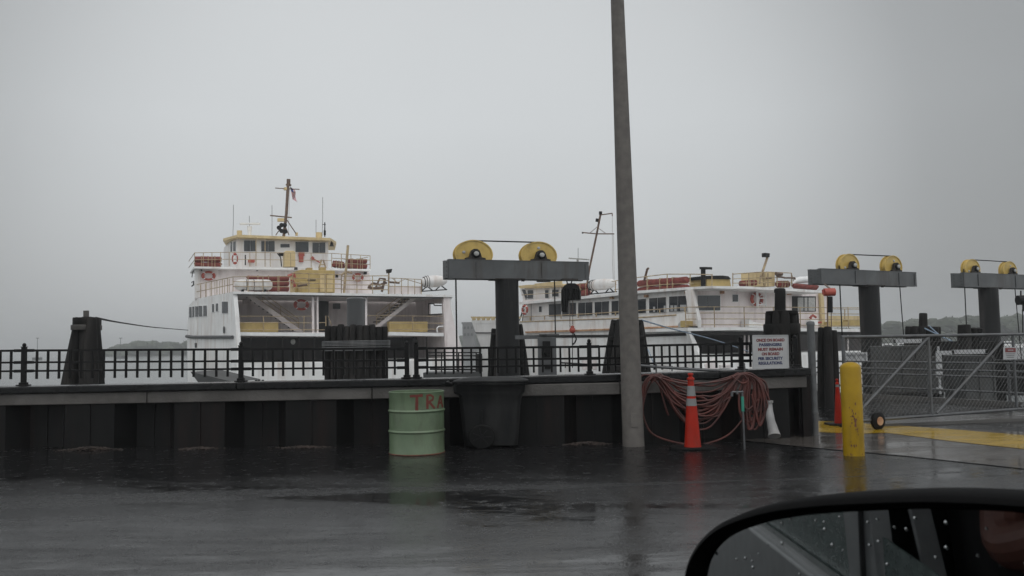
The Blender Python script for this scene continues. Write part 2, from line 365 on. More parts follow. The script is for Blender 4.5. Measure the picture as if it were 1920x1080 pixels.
    mp5 = N.new('ShaderNodeMapping'); mp5.inputs['Scale'].default_value = (.55, 1.3, 1); L.new(tc.outputs['Object'], mp5.inputs[0]); L.new(mp5.outputs[0], n5.inputs['Vector'])
    s5 = N.new('ShaderNodeMapRange'); s5.inputs['From Min'].default_value = .36; s5.inputs['From Max'].default_value = .64; s5.inputs['To Min'].default_value = sp_lo; s5.inputs['To Max'].default_value = sp_hi
    L.new(n5.outputs['Fac'], s5.inputs['Value'])
    s6 = N.new('ShaderNodeMix'); s6.inputs['A'].default_value = .5*(sp_lo+sp_hi)+.05; L.new(r1.outputs[0], s6.inputs['Factor']); L.new(s5.outputs[0], s6.inputs['B'])
    L.new(s6.outputs['Result'], b.inputs['Specular IOR Level'])
    return m
M['asphalt'] = wet('wet_asphalt', (.014,.014,.0145), (.008,.008,.0085), .06, .14, bump=.4, pud=.5, track=True, sp_lo=.3, sp_hi=.6)
M['concrete'] = wet('wet_concrete', (.10,.09,.082), (.055,.05,.046), .06, .22, bump=.25, pud=.53, sc=.8)
M['paint'] = wet('wet_yellow_paint', (.42,.27,.02), (.30,.19,.015), .08, .22, bump=.2, pud=.5, sc=1.2)
M['kerb'] = wet('wet_kerb', (.12,.115,.11), (.07,.068,.065), .15, .3, bump=.2, pud=.5, sc=1.2)

# sea wall line
WL = [W(-80, 842, 13.3), W(1170, 836, 12.8), W(1522, 816, 13.15)]
WLX = [p.x for p in WL]; WLY = [p.y for p in WL]; WZ = [.972, 1.015, 1.055]
WLX.insert(0, WLX[0]-25); WLY.insert(0, WLY[0]+.9); WZ.insert(0, .95)
def wl(x):
    for i in range(len(WLX)-1):
        if x <= WLX[i+1] or i == len(WLX)-2:
            k = (x-WLX[i])/(WLX[i+1]-WLX[i]); return WLY[i]+(WLY[i+1]-WLY[i])*k, WZ[i]+(WZ[i+1]-WZ[i])*k
XE = WLX[-1]; YE = WLY[-1]
fe0 = W(1528, 741, 22.9); fe1 = W(1892, 761, 18.2)     # far edge of the pier pavement
fd = (fe1-fe0); fe2 = fe0+fd*4
g = [(-90,-60), (90,-60), (90, fe2.y), (fe2.x, fe2.y), (fe0.x, fe0.y), (XE, fe0.y-.5), (XE, YE+.35)]
g += [(WLX[i], WLY[i]+.35) for i in (2,1,0)] + [(-90, WLY[0]+1.5)]
sheet('asphalt_road', g, 0, 'asphalt')
# pier slab under the right-hand pavement
mb = MB(); mb.prism([(XE-.0,YE+.4,-.02),(XE,fe0.y-.5,-.02),(fe0.x,fe0.y,-.02),(fe2.x,fe2.y,-.02),(fe2.x,YE+.4,-.02)], V((0,0,-3.4)))
tag(mb.build('pier_slab', 'kerb', smooth=0), kind='structure')
c = [G(1385,826), G(1500,838), G(1700,856), G(1960,884), G(2300,918), G(2300,850), G(1960,812), G(1700,799), G(1560,790), G(1520,800), G(1500,814)]
sheet('concrete_apron', [(p.x,p.y) for p in c], .004, 'concrete')
jl = [G(1385,826), G(1500,838), G(1700,856), G(1960,884), G(2300,918)]
sheet('apron_joint', [(p.x,p.y-.02) for p in jl]+[(p.x,p.y+.035) for p in reversed(jl)], .008, 'sheet')
c = [G(1532,811), G(1620,814), G(1660,812), G(1800,830), G(1960,847), G(2250,875), G(2250,848), G(1960,820), G(1800,807), G(1660,797), G(1532,790)]
sheet('yellow_stripe', [(p.x,p.y) for p in c], .008, 'paint')
mb = MB(); a = [G(1545,787), G(1650,803), G(1960,777), G(2200,757)]; 
mb.prism([(p.x,p.y,.0) for p in (G(1640,801), G(1960,788), G(2200,774), G(2200,766), G(1960,777), G(1640,790))], V((0,0,.05)))
tag(mb.build('track_kerb', 'kerb', smooth=0), kind='structure')

# water
m = bpy.data.materials.new('harbour_water'); m.use_nodes = True
nt = m.node_tree; N = nt.nodes; L = nt.links; b = N['Principled BSDF']
b.inputs['Base Color'].default_value = (.05,.06,.06,1); b.inputs['Roughness'].default_value = .12; b.inputs['IOR'].default_value = 1.33
tc = N.new('ShaderNodeTexCoord'); nz = N.new('ShaderNodeTexNoise'); nz.inputs['Scale'].default_value = .9; nz.inputs['Detail'].default_value = 6
L.new(tc.outputs['Object'], nz.inputs['Vector']); bp = N.new('ShaderNodeBump'); bp.inputs['Strength'].default_value = .35; bp.inputs['Distance'].default_value = .15
L.new(nz.outputs['Fac'], bp.inputs['Height']); L.new(bp.outputs[0], b.inputs['Normal']); M['water'] = m
WZL = -2.3
sheet('water', [(-1500,10),(1500,10),(1500,2500),(-1500,2500)], WZL, 'water')
sheet('seabed', [(-1500,9),(1500,9),(1500,2500),(-1500,2500)], -4.0, 'land')

# far shores: low land and the woods on it
def shore(name, x0, x1, D, tops, base, dens):
    """tops: (px, y of the tree line)"""
    mb = MB(); pts = []
    for px, y in tops: pts.append(W(px, base+(y-base)*.35, D))
    a = W(tops[0][0], base, D); bq = W(tops[-1][0], base, D)
    poly = [V((p.x, p.y, max(p.z, WZL+.5))) for p in pts] + [V((bq.x+5, D, WZL-.5)), V((a.x-5, D, WZL-.5))]
    mb.prism(poly, V((0, 160, 0))); tag(mb.build(name, 'land', smooth=0), kind='structure')
def wood(tops, D, n, size, label):
    mb = MB()
    def top(px):
        for i in range(len(tops)-1):
            if tops[i][0] <= px <= tops[i+1][0]:
                k = (px-tops[i][0])/(tops[i+1][0]-tops[i][0]); return tops[i][1]+(tops[i+1][1]-tops[i][1])*k
        return tops[-1][1]
    for i in range(n):
        px = random.uniform(tops[0][0], tops[-1][0]); d = D+random.uniform(-20, 90)
        t = W(px, top(px)+abs(random.gauss(0, 1.6)), D); z = t.z
        base = WZL+.5; k = random.random()**1.5; zc = z - (z-base)*k*.9
        s_ = size*random.uniform(.5, 1.1); s_ = min(s_, max(1.2, (z-base)*.45))
        x = t.x*d/D
        mb.sphere((x, d, 1.5+(zc-1.5)*d/D - s_*.8), s_, 8, 6, (1.25, 1, .85), .16)
        for q in range(26):
            v = V((random.gauss(0,1), random.gauss(0,1), random.gauss(0,1))).normalized()
            c0 = V((x, d, 1.5+(zc-1.5)*d/D - s_*.8)) + V((v.x*1.25, v.y, v.z*.85))*s_*random.uniform(.95, 1.13)
            e = s_*.16; u1 = V((random.uniform(-1,1), random.uniform(-1,1), random.uniform(-1,1)))*e; u2 = V((random.uniform(-1,1), random.uniform(-1,1), random.uniform(-1,1)))*e
            mb.add([c0-u1, c0+u2, c0+u1, c0-u2], [(0,1,2,3)])
    o = mb.build('distant_wood', 'foliage', smooth=0, recalc=False); o['kind'] = 'stuff'; o['label'] = label
TL = [(-200,650),(150,650),(205,648),(235,643),(262,639),(300,637),(330,640),(352,637),(420,632),(520,636),(700,640),(800,632),(860,628),(905,624),(930,632),(1000,634)]
shore('headland', 0, 0, 620, [(x, min(y+1, 657-.0)) for x, y in TL[2:]], 653, 0)
wood(TL[2:], 620, 330, 5.5, 'faint grey wooded headland across the water behind the white ferry')
TR = [(1560,616),(1640,612),(1665,600),(1700,597),(1725,599),(1745,595),(1765,592),(1790,597),(1805,592),(1820,588),(1845,590),(1870,597),(1890,591),(1905,588),(1960,586),(2150,592),(2400,600)]
shore('hill', 0, 0, 420, TR, 627, 0)
wood(TR, 420, 520, 4.2, 'dark wooded ridge along the shore behind the lifting towers')
# ================================================================== SEA WALL
t = thing('sea_wall', (0, wl(0)[0], 0), 'dark corrugated steel sea wall under a pale weathered beam', 'sea wall')
mb = MB(); per = 1.72; x = WLX[0]; prof = []
x = -1.75 - per*14
while x < XE-.3:
    for dx, dy in ((0,0),(.78,0),(.98,.34),(1.52,.34)): prof.append((x+dx, dy))
    x += per
prof = [(a, b_) for a, b_ in prof if a < XE-.1] + [(XE-.12, .02), (XE-.1, .35)]
vs = []
for a, b_ in prof:
    y, z = wl(a); vs.append((a, y+b_, -.2)); vs.append((a, y+b_, z-.2))
fs = [(2*i, 2*i+2, 2*i+3, 2*i+1) for i in range(len(prof)-1)]
mb.add(vs, fs)
for i in range(0, len(prof)-2, 4):
    for k in (.39, 1.25):
        a = prof[i][0]+k
        if a > XE-.3: continue
        y, z = wl(a); e = 0 if k < 1 else .34
        mb.box((a, y+e-.008, (z-.2)/2-.02), (.035,.02,z-.16))
mb.build('sheet_piling', 'sheet', t, smooth=0, recalc=False)
mb = MB(); joints = [WLX[0]+.1, -22.5, -18.2, -13.9, -9.2, -5.6, W(697,750,12.9).x, W(1162,720,12.8).x, XE-.06]
for i in range(len(joints)-1):
    a, bx = joints[i]+.006, joints[i+1]-.006
    (ya, za), (yb, zb) = wl(a), wl(bx)
    h = .175; oz = -.115
    mb.hexa([V((a,ya-.06,za+oz-h)), V((bx,yb-.06,zb+oz-h)), V((bx,yb-.06,zb+oz)), V((a,ya-.06,za+oz)), V((a,ya+.34,za+oz-h)), V((bx,yb+.34,zb+oz-h)), V((bx,yb+.34,zb+oz)), V((a,ya+.34,za+oz))])
mb.build('waler_beam', 'beam', t, bevel=.012)
mb = MB(); js = [WLX[0], -20.5, -16, -12.1, -8.05, -4.2, -.25, 3.1, XE]
for i in range(len(js)-1):
    a, bx = js[i]+.004, js[i+1]-.004; (ya, za), (yb, zb) = wl(a), wl(bx); e = random.uniform(-.006,.006)
    mb.hexa([V((a,ya-.11,za-.112)), V((bx,yb-.11,zb-.112)), V((bx,yb-.11,zb+e)), V((a,ya-.11,za+e)), V((a,ya+.42,za-.112)), V((bx,yb+.42,zb-.112)), V((bx,yb+.42,zb+e)), V((a,ya+.42,za+e))])
mb.build('cap_timber', 'captimber', t, bevel=.018)
mb = MB(); mb.box((XE-.1, (YE+fe0.y)/2+.2, -1.1), (.2, fe0.y-YE-.4, 2.4)); mb.box((XE-.05, YE+.2, -.68), (.19,.22,3.22)); mb.build('return_wall', 'sheet', t, smooth=0)
mb = MB()
for i in range(60):      # back of the wall, stands in the harbour
    pass
xs = [WLX[0]+i*1.0 for i in range(int((XE-WLX[0]))+1)]
vs = []
for a in xs+[XE-.05]:
    y, z = wl(a); vs += [(a, y+.36, -4), (a, y+.36, z-.12)]
mb.add(vs, [(2*i, 2*i+2, 2*i+3, 2*i+1) for i in range(len(xs))]); mb.build('back_face', 'sheet', t, smooth=0, recalc=False)

# debris heaps at the foot
for px, wpx, h, lab in ((150,60,.05,'low reddish gravel heap at the foot of the wall, leftmost'), (362,34,.02,'thin line of gravel at the wall foot right of the leftmost heap'), (565,50,.02,'thin line of pale grit at the wall foot left of the green drum'), (1100,42,.035,'small leaf and gravel heap between the wheelie bin and the tall pole')):
    mb = MB(); c = W(px, 838, 12.8); y0 = wl(c.x)[0]
    for i in range(420):
        a = random.gauss(0, .42); xx = c.x+a*wpx/1600*12.8; yy = y0-.03-abs(random.gauss(0,.07)); zz = h*math.exp(-a*a*2.5)*random.random()
        mb.sphere((xx, yy, zz), random.uniform(.006,.018), 5, 4, (1.3,1,.7), .3)
    o = mb.build('gravel', 'gravel', smooth=0, recalc=False); o['kind'] = 'stuff'; o['label'] = lab

# ================================================================== IRON RAILING
RTX = [W(p, 650, 12.95).x for p in (-800, 12, 440, 760, 1105, 1397, 1510)]
RTZ = [1.58, 1.545, 1.507, 1.475, 1.457, 1.462, 1.468]
def rtop(x):
    for i in range(len(RTX)-1):
        if x <= RTX[i+1] or i == len(RTX)-2:
            k = (x-RTX[i])/(RTX[i+1]-RTX[i]); return RTZ[i]+(RTZ[i+1]-RTZ[i])*k
def railing(pxs, counts, label):
    xs = [W(p, 650, 12.95).x for p in pxs]; off = .17
    t = thing('iron_railing', ((xs[0]+xs[-1])/2, wl(xs[0])[0]+off, wl(xs[0])[1]), label, 'railing', 'black iron railings along the sea wall')
    for i, x in enumerate(xs):
        y, z = wl(x); y += off
        mb = MB(); zt = rtop(x)+.035
        mb.box((x, y, (z+zt)/2), (.066,.062,zt-z)); mb.box((x, y, z+.01), (.17,.14,.02)); mb.box((x, y, z+.035), (.1,.1,.04)); mb.box((x,y,zt+.004),(.076,.076,.010))
        mb.sphere((x, y, zt+.032), .030, 12, 8, (1,1,1.15))
        mb.build('post', 'iron', t, bevel=.003)
    for i in range(len(xs)-1):
        a, bx = xs[i]+.03, xs[i+1]-.03
        mb = MB(); (ya, za), (yb, zb) = wl(a), wl(bx)
        def A(k, m):
            x = a+(bx-a)*k; q = max(0, min(1, (x-RTX[1])/(RTX[5]-RTX[1]))); s_ = .33*q if False else q
            dz_ = (.0, .185-.01*s_, .32-.055*s_, .445-.085*s_)[m]
            return V((x, ya+(yb-ya)*k+off, rtop(x)-.018-dz_))
        for m_, hh in ((0,.034),(1,.030),(2,.030)):
            mb.bar(A(0,m_), A(1,m_), .03, hh)
        n = counts[i]
        for q in range(1, n):
            mb.bar(A(q/n,3), A(q/n,0), .03, .03, up=V((0,1,0)))
        for k in (0,1):
            for m_ in (0,1,2):
                p = A(k,m_); mb.box((p.x+(.06 if k==0 else -.06), p.y, p.z), (.12,.045,.046))
        mb.build('rail_panel', 'iron', t, smooth=0)
railing([-790,-410,12,440,760], [17,19,19,16], 'black iron railing on the wall running from the left edge to the green drum')
railing([778,1105,1397,1505], [19,19,7], 'black iron railing on the wall running from the green drum to the white notice')

# ================================================================== LAMP POLE
b0 = G(1188,836); t0 = W(1157.5, 0, b0.y+.06); d = (t0-b0).normalized(); t9 = b0+d*9.2
t = thing('lamp_post', b0, 'tall tapered grey concrete pole standing before the wall, leaning slightly left', 'pole')
mb = MB(); mb.tube([b0-V((0,0,.1)), b0+d*6.5, t9], [.158,.100,.078], 40); mb.build('shaft', 'pole', t)
mb = MB(); mb.prism([b0+V((-.05,-.158,.28)), b0+V((.05,-.158,.28)), b0+V((.045,-.152,.48)), b0+V((-.055,-.152,.48))], V((0,.03,0))); mb.build('hand_hole_cover', 'pole', t, bevel=.004)
mb = MB(); mb.tube([t9-d*.1, t9+V((0,-.5,.35)), t9+V((0,-1.2,.45))], .04, 10); a1 = mb.build('arm', 'galv', t)
mb = MB(); mb.sphere(t9+V((0,-1.5,.42)), .38, 16, 8, (.5,1,.3)); mb.build('lamp_head', 'galv', t)

# ================================================================== DRUM
c = G(776,855); c.y += .385; r = .385; H = .862
t = thing('trash_drum', c, 'pale green steel drum with dark red hand painted letters', 'trash drum')
prof = [(r-.005,0),(r+.006,.0),(r+.006,.02),(r,.035)]
for h in (.312,.595): prof += [(r,h-.022),(r+.012,h-.009),(r+.016,h),(r+.012,h+.009),(r,h+.022)]
prof += [(r,H-.03),(r+.006,H-.018),(r+.008,H-.006),(r,H),(r-.014,H-.004),(r-.014,H-.25),(.001,H-.26)]
mb = MB(); mb.lathe(c, prof, 72); mb.build('drum_body', 'drum', t)
mb = MB(); mb.torus(c+V((0,0,.008)), r+.002, .009, V((1,0,0)), V((0,1,0)), n=64, m=6); mb.build('bottom_rim', 'rustred', t)
# painted letters: strokes bent round the drum; screen x -> angle
def ang(px): return math.asin(max(-1,min(1,(px-776.5)/51.6)))
def dz(py): return H-(py-737.5)*(.862/117.0)
def stroke(mb, pts, wd):
    P = []
    for i in range(len(pts)-1):
        (xa, ya), (xb, yb) = pts[i], pts[i+1]; n = 6
        for k in range(n+(i == len(pts)-2)): P.append((xa+(xb-xa)*k/n, ya+(yb-ya)*k/n))
    q = [(r*ang(x_), dz(y_)) for x_, y_ in P]; vs = []
    for i, (s_, z_) in enumerate(q):
        a = q[min(i+1,len(q)-1)]; b_ = q[max(i-1,0)]; tx, tz = a[0]-b_[0], a[1]-b_[1]; l = math.hypot(tx,tz) or 1; nx, nz = -tz/l, tx/l
        ww = wd*random.uniform(.88,1.1)
        for sg in (-1,1):
            th = (s_+nx*sg*ww)/r; vs.append(c+V((math.sin(th)*(r+.0025), -math.cos(th)*(r+.0025), z_+nz*sg*ww)))
    mb.add(vs, [(2*i,2*i+2,2*i+3,2*i+1) for i in range(len(q)-1)])
mb = MB()
stroke(mb, [(770,744.5),(793.5,743.5)], .018); stroke(mb, [(783,744),(782.5,771)], .021)
mb.build('letter', 'letter', t, smooth=0, recalc=False)
mb = MB(); stroke(mb, [(801.5,742.5),(801.5,769)], .019); stroke(mb, [(801.5,744),(807,743.5),(811.5,747),(811,752.5),(801.5,757)], .014); stroke(mb, [(804.5,756),(814,769)], .018)
mb.build('letter', 'letter', t, smooth=0, recalc=False)
mb = MB(); stroke(mb, [(818.6,769),(823.3,746)], .018); stroke(mb, [(823.3,746),(826.6,769)], .024); stroke(mb, [(820.2,760),(826,759)], .014)
mb.build('letter', 'letter', t, smooth=0, recalc=False)

# ================================================================== WHEELIE BIN
bc = G(916,841); yb = bc.y; 
t = thing('wheelie_bin', V((bc.x, yb+.35, 0)), 'large dark grey plastic wheelie bin parked against the wall', 'wheelie bin')
k = yb/1600
def bx_(px, y=yb): return (px-960)*y/1600
def bring(x0, x1, y0, y1, z, ch=.05):
    return [(x0+ch,y0,z),(x1-ch,y0,z),(x1,y0+ch,z),(x1,y1-ch,z),(x1-ch,y1,z),(x0+ch,y1,z),(x0,y1-ch,z),(x0,y0+ch,z)]
X = lambda p: bx_(p)
rows = [(866,966,.06,.50,.03),(864,968,.05,.52,.20),(859,972,.03,.56,.60),(857,975,.02,.58,.76),(848,980,0,.60,.80),(846,982,-.01,.61,.90),(849,986,-.03,.63,.92),(849,986,-.03,.63,.945)]
mb = MB(); rings = [bring(X(a), X(b_), yb+y0, yb+y1, z) for a,b_,y0,y1,z in rows]
vs = sum(rings, []); fs = [tuple(range(7,-1,-1))]
for i in range(len(rings)-1):
    for j in range(8): fs.append((i*8+j, i*8+(j+1)%8, (i+1)*8+(j+1)%8, (i+1)*8+j))
fs.append(tuple(len(vs)-8+j for j in range(8)))
mb.add(vs, fs); mb.build('bin_body', 'bin', t, bevel=.008)
mb = MB(); rr = [(846,988,-.05,.64,.948),(846,988,-.05,.64,.975),(858,976,.02,.56,1.0),(880,950,.12,.45,1.02)]
rings = [bring(X(a), X(b_), yb+y0, yb+y1, z) for a,b_,y0,y1,z in rr]; vs = sum(rings, []); fs = [tuple(range(7,-1,-1))]
for i in range(len(rings)-1):
    for j in range(8): fs.append((i*8+j, i*8+(j+1)%8, (i+1)*8+(j+1)%8, (i+1)*8+j))
fs.append(tuple(len(vs)-8+j for j in range(8))); mb.add(vs, fs)
mb.build('lid', 'bin', t, bevel=.006)
mb = MB(); mb.tube([(X(850),yb+.05,.93),(X(836),yb+.06,.955),(X(834),yb+.3,.955),(X(836),yb+.55,.955),(X(850),yb+.56,.93)], .018, 10); mb.build('handle', 'bin', t)
for yy in (yb-.01, yb+.56):
    mb = MB(); cw = V((X(899), yy, .17)); mb.lathe(cw, [(.02,-.03),(.16,-.03),(.175,-.015),(.175,.015),(.16,.03),(.02,.03)], 28, V((1,0,0)), V((0,0,1)), V((0,-1,0)), sx=1.12)
    wh = mb.build('wheel', 'tyre', t); mb = MB()
    mb.lathe(cw, [(.02,-.034),(.035,-.036),(.035,.036),(.02,.034)], 16, V((1,0,0)), V((0,0,1)), V((0,-1,0)))
    for q in range(7):
        a = 2*math.pi*q/7; mb.bar(cw+V((math.cos(a)*.03,-.033,math.sin(a)*.03)), cw+V((math.cos(a)*.14,-.033,math.sin(a)*.13)), .01, .014, up=V((0,1,0)))
    mb.build('hub', 'bin', wh)
mb = MB(); mb.box((X(900),yb+.0,.40),(.02,.02,.3)); mb.build('moulded_rib', 'bin', t, bevel=.006)

# ================================================================== CONES
def cone(name, c, H, rb, label, bands, base=(.5,.5), group='orange traffic cones', slim=False):
    t = thing(name, c, label, 'traffic cone', group)
    mb = MB(); b_ = .035
    mb.lathe(c, [(rb,b_),(rb*.96,b_+.02),(rb*.62,b_+(H-b_)*.55),(rb*.36,H-.13),(rb*.36,H-.10),(rb*.46,H-.095),(rb*.42,H-.07),(rb*.24,H-.06),(rb*.24,H-.035),(rb*.34,H-.025),(rb*.3,H-.004),(rb*.18,H)], 32)
    mb.build('cone_body', 'orange', t)
    rad = lambda z: (rb*.96+(rb*.62-rb*.96)*((z-b_-.02)/((H-b_)*.55-.02))) if z < b_+(H-b_)*.55 else rb*.62+(rb*.36-rb*.62)*((z-b_-(H-b_)*.55)/(H-.13-b_-(H-b_)*.55))
    for z0, z1 in bands:
        mb = MB(); mb.lathe(c, [(rad(z0)-.004,z0),(rad(z0)+.003,z0),(rad(z1)+.003,z1),(rad(z1)-.004,z1)], 32); mb.build('reflective_band', 'refl', t)
    mb = MB(); w2, d2 = base[0]/2, base[1]/2; mb.prism([(c.x-w2+.06,c.y-d2,.0),(c.x+w2-.06,c.y-d2,0),(c.x+w2,c.y-d2+.06,0),(c.x+w2,c.y+d2-.06,0),(c.x+w2-.06,c.y+d2,0),(c.x-w2+.06,c.y+d2,0),(c.x-w2,c.y+d2-.06,0),(c.x-w2,c.y-d2+.06,0)], V((0,0,.035)))
    mb.build('rubber_base', 'tyre', t, bevel=.006)
    return t
cc = G(1299,842)
cone('traffic_cone', cc, 1.055, .118, 'tall orange cone with two grey bands before the red hoses', [(.60,.70),(.735,.875)], (.62,.36))
cc = G(1573,797)
cone('traffic_cone', cc, .80, .075, 'slim orange cone on black base just left of the yellow bollard', [(.66,.72)], (.42,.4))
cc = G(1588,800)
cone('traffic_cone', cc, 1.02, .062, 'slim orange cone partly hidden right behind the yellow bollard', [(.84,.90)], (.3,.3))

# ================================================================== BOLLARD
c = G(1609,856); c.y += .13
t = thing('bollard', c, 'thick yellow steel bollard with chipped rusty patches', 'bollard')
rr = .130; mb = MB(); mb.lathe(c, [(rr+.002,0),(rr,.05),(rr-.001,1.12),(rr-.012,1.15),(rr-.05,1.18),(.03,1.193)], 40); mb.build('bollard_post', 'bollard', t)
mb = MB()
for i in range(44):
    th = random.gauss(-.25,.25); z = random.gauss(.47,.09) if i < 32 else random.uniform(.05,.4)
    if i < 6: th = -.15+random.gauss(0,.06); z = .44+random.gauss(0,.03)
    if i > 37: th = random.uniform(-1.3,1.3); z = random.uniform(.005,.03)
    s_ = random.uniform(.005,.016)*(1 if i > 3 else 1.6); n = 7; vs = []
    for j in range(n):
        a = 2*math.pi*j/n; q = s_*random.uniform(.5,1.1); tt = th+q*math.cos(a)*.7/rr; vs.append(c+V((math.sin(tt)*(rr+.003), -math.cos(tt)*(rr+.003), max(.002, z+q*math.sin(a)*1.5))))
    mb.add(vs, [tuple(range(n))])
mb.build('rust_wear', 'rustred', t, smooth=0, recalc=False)

# ================================================================== NOTICE ON THE WALL
def text_mesh(s, size, bold=.0, xs=1.0, align='CENTER'):
    cu = bpy.data.curves.new('txt', 'FONT'); cu.body = s; cu.size = size; cu.offset = bold; cu.align_x = align; cu.extrude = .001; cu.resolution_u = 3
    ob = bpy.data.objects.new('txt', cu); COL.objects.link(ob); bpy.context.view_layer.update()
    me = bpy.data.meshes.new_from_object(ob.evaluated_get(bpy.context.evaluated_depsgraph_get()))
    vs = [(v.co.x*xs, v.co.y, v.co.z) for v in me.vertices]; fs = [tuple(p.vertices) for p in me.polygons]
    bpy.data.objects.remove(ob); bpy.data.curves.remove(cu); bpy.data.meshes.remove(me); return vs, fs
def write(parent, s, c, rt, up, nrm, width, height, m, bold=.02):
    vs, fs = text_mesh(s, 1.0, bold)
    xa = min(v[0] for v in vs); xb = max(v[0] for v in vs); ya = min(v[1] for v in vs); yb_ = max(v[1] for v in vs)
    kx = width/(xb-xa); ky = height/(yb_-ya); mb = MB()
    mb.add([c + rt*((v[0]-(xa+xb)/2)*kx) + up*((v[1]-(ya+yb_)/2)*ky) + nrm*(.002+v[2]) for v in vs], fs)
    return mb.build('lettering', m, parent, smooth=0, recalc=False)
SP = Plane((W(1412,660,12.86).x, 12.86), (W(1478,660,12.98).x, 12.98))
p00, p10, p11, p01 = SP.pt(1412,691,0), SP.pt(1478.5,690,0), SP.pt(1477,628.5,0), SP.pt(1411.5,629,0)
t = thing('notice_board', (p00+p10)/2, 'white notice in red and blue capitals standing on the wall against the railing', 'sign')
mb = MB(); mb.prism([p00,p10,p11,p01], SP.n*.02); mb.build('board', 'signwhite', t, smooth=0)
mb = MB()
for a, b_ in ((p00,p01),(p01,p11),(p11,p10),(p10,p00)): mb.bar(a-SP.n*.002, b_-SP.n*.002, .012, .012, up=SP.n)
mb.build('edge_trim', 'signwhite', t, smooth=0)
rt = SP.d if SP.d.x > 0 else -SP.d; up_ = (p01-p00).normalized()
Wd = (p10-p00).length; Hd = (p01-p00).length; cen = (p00+p11)/2
lines = [('ONCE ON BOARD',.80,'signred'),('PASSENGERS',.64,'signblue'),('MUST REMAIN',.70,'signred'),('ON BOARD',.50,'signred'),('PER SECURITY',.70,'signblue'),('REGULATIONS.',.68,'signblue')]
for i, (s_, wf, m_) in enumerate(lines):
    write(t, s_, cen+up_*(Hd*(.355-.139*i)), rt, up_, -SP.n, Wd*wf, Hd*.096, m_, .045)

# ================================================================== HOSES, PEGS, PIPES
for px, lab in ((1231,'short galvanised peg above the left end of the hoses'),(1397,'short galvanised peg above the right end of the hoses')):
    p = W(px, 700, 12.58); mb = MB(); mb.tube([p+V((0,.02,-.12)), p+V((0,.02,.15))], .012, 8); mb.tube([p+V((0,.02,-.1)), p+V((0,.2,-.1))], .014, 8); mb.box(p+V((0,.03,-.1)), (.06,.03,.08))
    tag(mb.build('hose_peg', 'galv'), lab, 'peg', 'pegs holding the hoses')
HD = 12.62
def spline(pts, n=8):
    out = []
    P = [pts[0]]+list(pts)+[pts[-1]]
    for i in range(1, len(P)-2):
        a, b_, c_, d_ = P[i-1], P[i], P[i+1], P[i+2]
        for k in range(n):
            u = k/n; out.append(tuple(.5*((2*b_[j])+(-a[j]+c_[j])*u+(2*a[j]-5*b_[j]+4*c_[j]-d_[j])*u*u+(-a[j]+3*b_[j]-3*c_[j]+d_[j])*u**3) for j in range(len(b_))))
    out.append(tuple(pts[-1])); return out
def hose(mb, pts, D=HD, r=.0145, j=.07):
    pts = [(x_+random.uniform(-1.6,1.6), y_+random.uniform(-1.6,1.6)) for x_, y_ in pts]; r = r*random.uniform(.85,1.12)
    D0 = D+random.uniform(-j, j*.3)
    q = spline([(x_, y_, D0+random.uniform(-.012,.012)) for x_, y_ in pts])
    mb.tube([W(*a) for a in q], r, 8)
mb = MB()
def sag(yb_, l=1230, r_=1394, yl=704, yr=701, sk=0):
    ml = (l+r_)/2+sk; return [(l-4,yl+6),(l,yl),(l+12,yl+(yb_-yl)*.18),(l+34,yl+(yb_-yl)*.62),(ml-18,yb_-(yb_-yl)*.06),(ml,yb_),(ml+20,yb_-(yb_-yl)*.07),(r_-34,yr+(yb_-yr)*.60),(r_-12,yr+(yb_-yr)*.14),(r_,yr),(r_+5,yr+7)]
for yb_, sk in ((717,-8),(720,-4),(736,2),(752,6),(759,-6),(763,10),(768,4),(777,-2),(786,6),(794,-4),(806,2)): hose(mb, sag(yb_, sk=sk, yl=704+random.uniform(-2,5), yr=702+random.uniform(-3,4)))
hose(mb, [(1226,708),(1212,735),(1206,765),(1208,785),(1222,810),(1250,826),(1290,832),(1330,831),(1365,815),(1392,790),(1412,760),(1418,735),(1408,712),(1398,702)])
for k in range(4): hose(mb, [(1232+k,703),(1222-k*3,706+k),(1212-k*3,720+3*k),(1206-2*k,745+4*k),(1204-k,768+k*5)])
hose(mb, [(1228,706),(1238,730),(1248,765),(1254,780)]); hose(mb, [(1224,705),(1210,702),(1200,708),(1196,716)])
for k in range(9):
    a_ = random.uniform(1224,1240); b_ = random.uniform(1384,1404); yb_ = random.uniform(722,800)
    q_ = sag(yb_, l=a_, r_=b_, yl=704+random.uniform(-2,6), yr=702+random.uniform(-3,6), sk=random.uniform(-22,22)); hose(mb, [(x_+random.uniform(-2,2), y_+random.uniform(-2.5,2.5)) for x_, y_ in q_])
tag(mb.build('hose', 'hose'), 'faded red hose draped in long loops between two pegs on the wall', 'hose', 'red hoses hung on the wall')
mb = MB()
for k in range(15):
    cx = random.uniform(1402,1420); w_ = random.uniform(7,24); yb_ = random.uniform(765,806)
    hose(mb, [(1396,702),(cx-w_*.6,714),(cx-w_,742),(cx-w_*.8,(yb_+742)/2+8),(cx-2,yb_),(cx+w_*.7,yb_-14),(cx+w_,742),(cx+w_*.6,716),(1398,701)])
for k in range(3): hose(mb, [(1392,701),(1410,702+k*2),(1425,716+k),(1438-k*3,738+k*3),(1443-k*4,758),(1434,772+4*k),(1424,790+4*k),(1416,770),(1410,740)])
hose(mb, [(1400,701),(1380,712),(1366,730),(1358,742),(1350,760)]); hose(mb, [(1372,705),(1382,712),(1392,718),(1400,714),(1392,706)])
tag(mb.build('hose', 'hose'), 'dark red hose hanging in tight coils from the right hand peg', 'hose', 'red hoses hung on the wall')
mb = MB(); mb.tube([W(1180,684,13.02)+V((0,0,0)), W(1290,692,13.0), W(1398,697,12.95)], .022, 8); tag(mb.build('conduit', 'galv'), 'grey pipe lying along the wall top above the hoses', 'pipe')
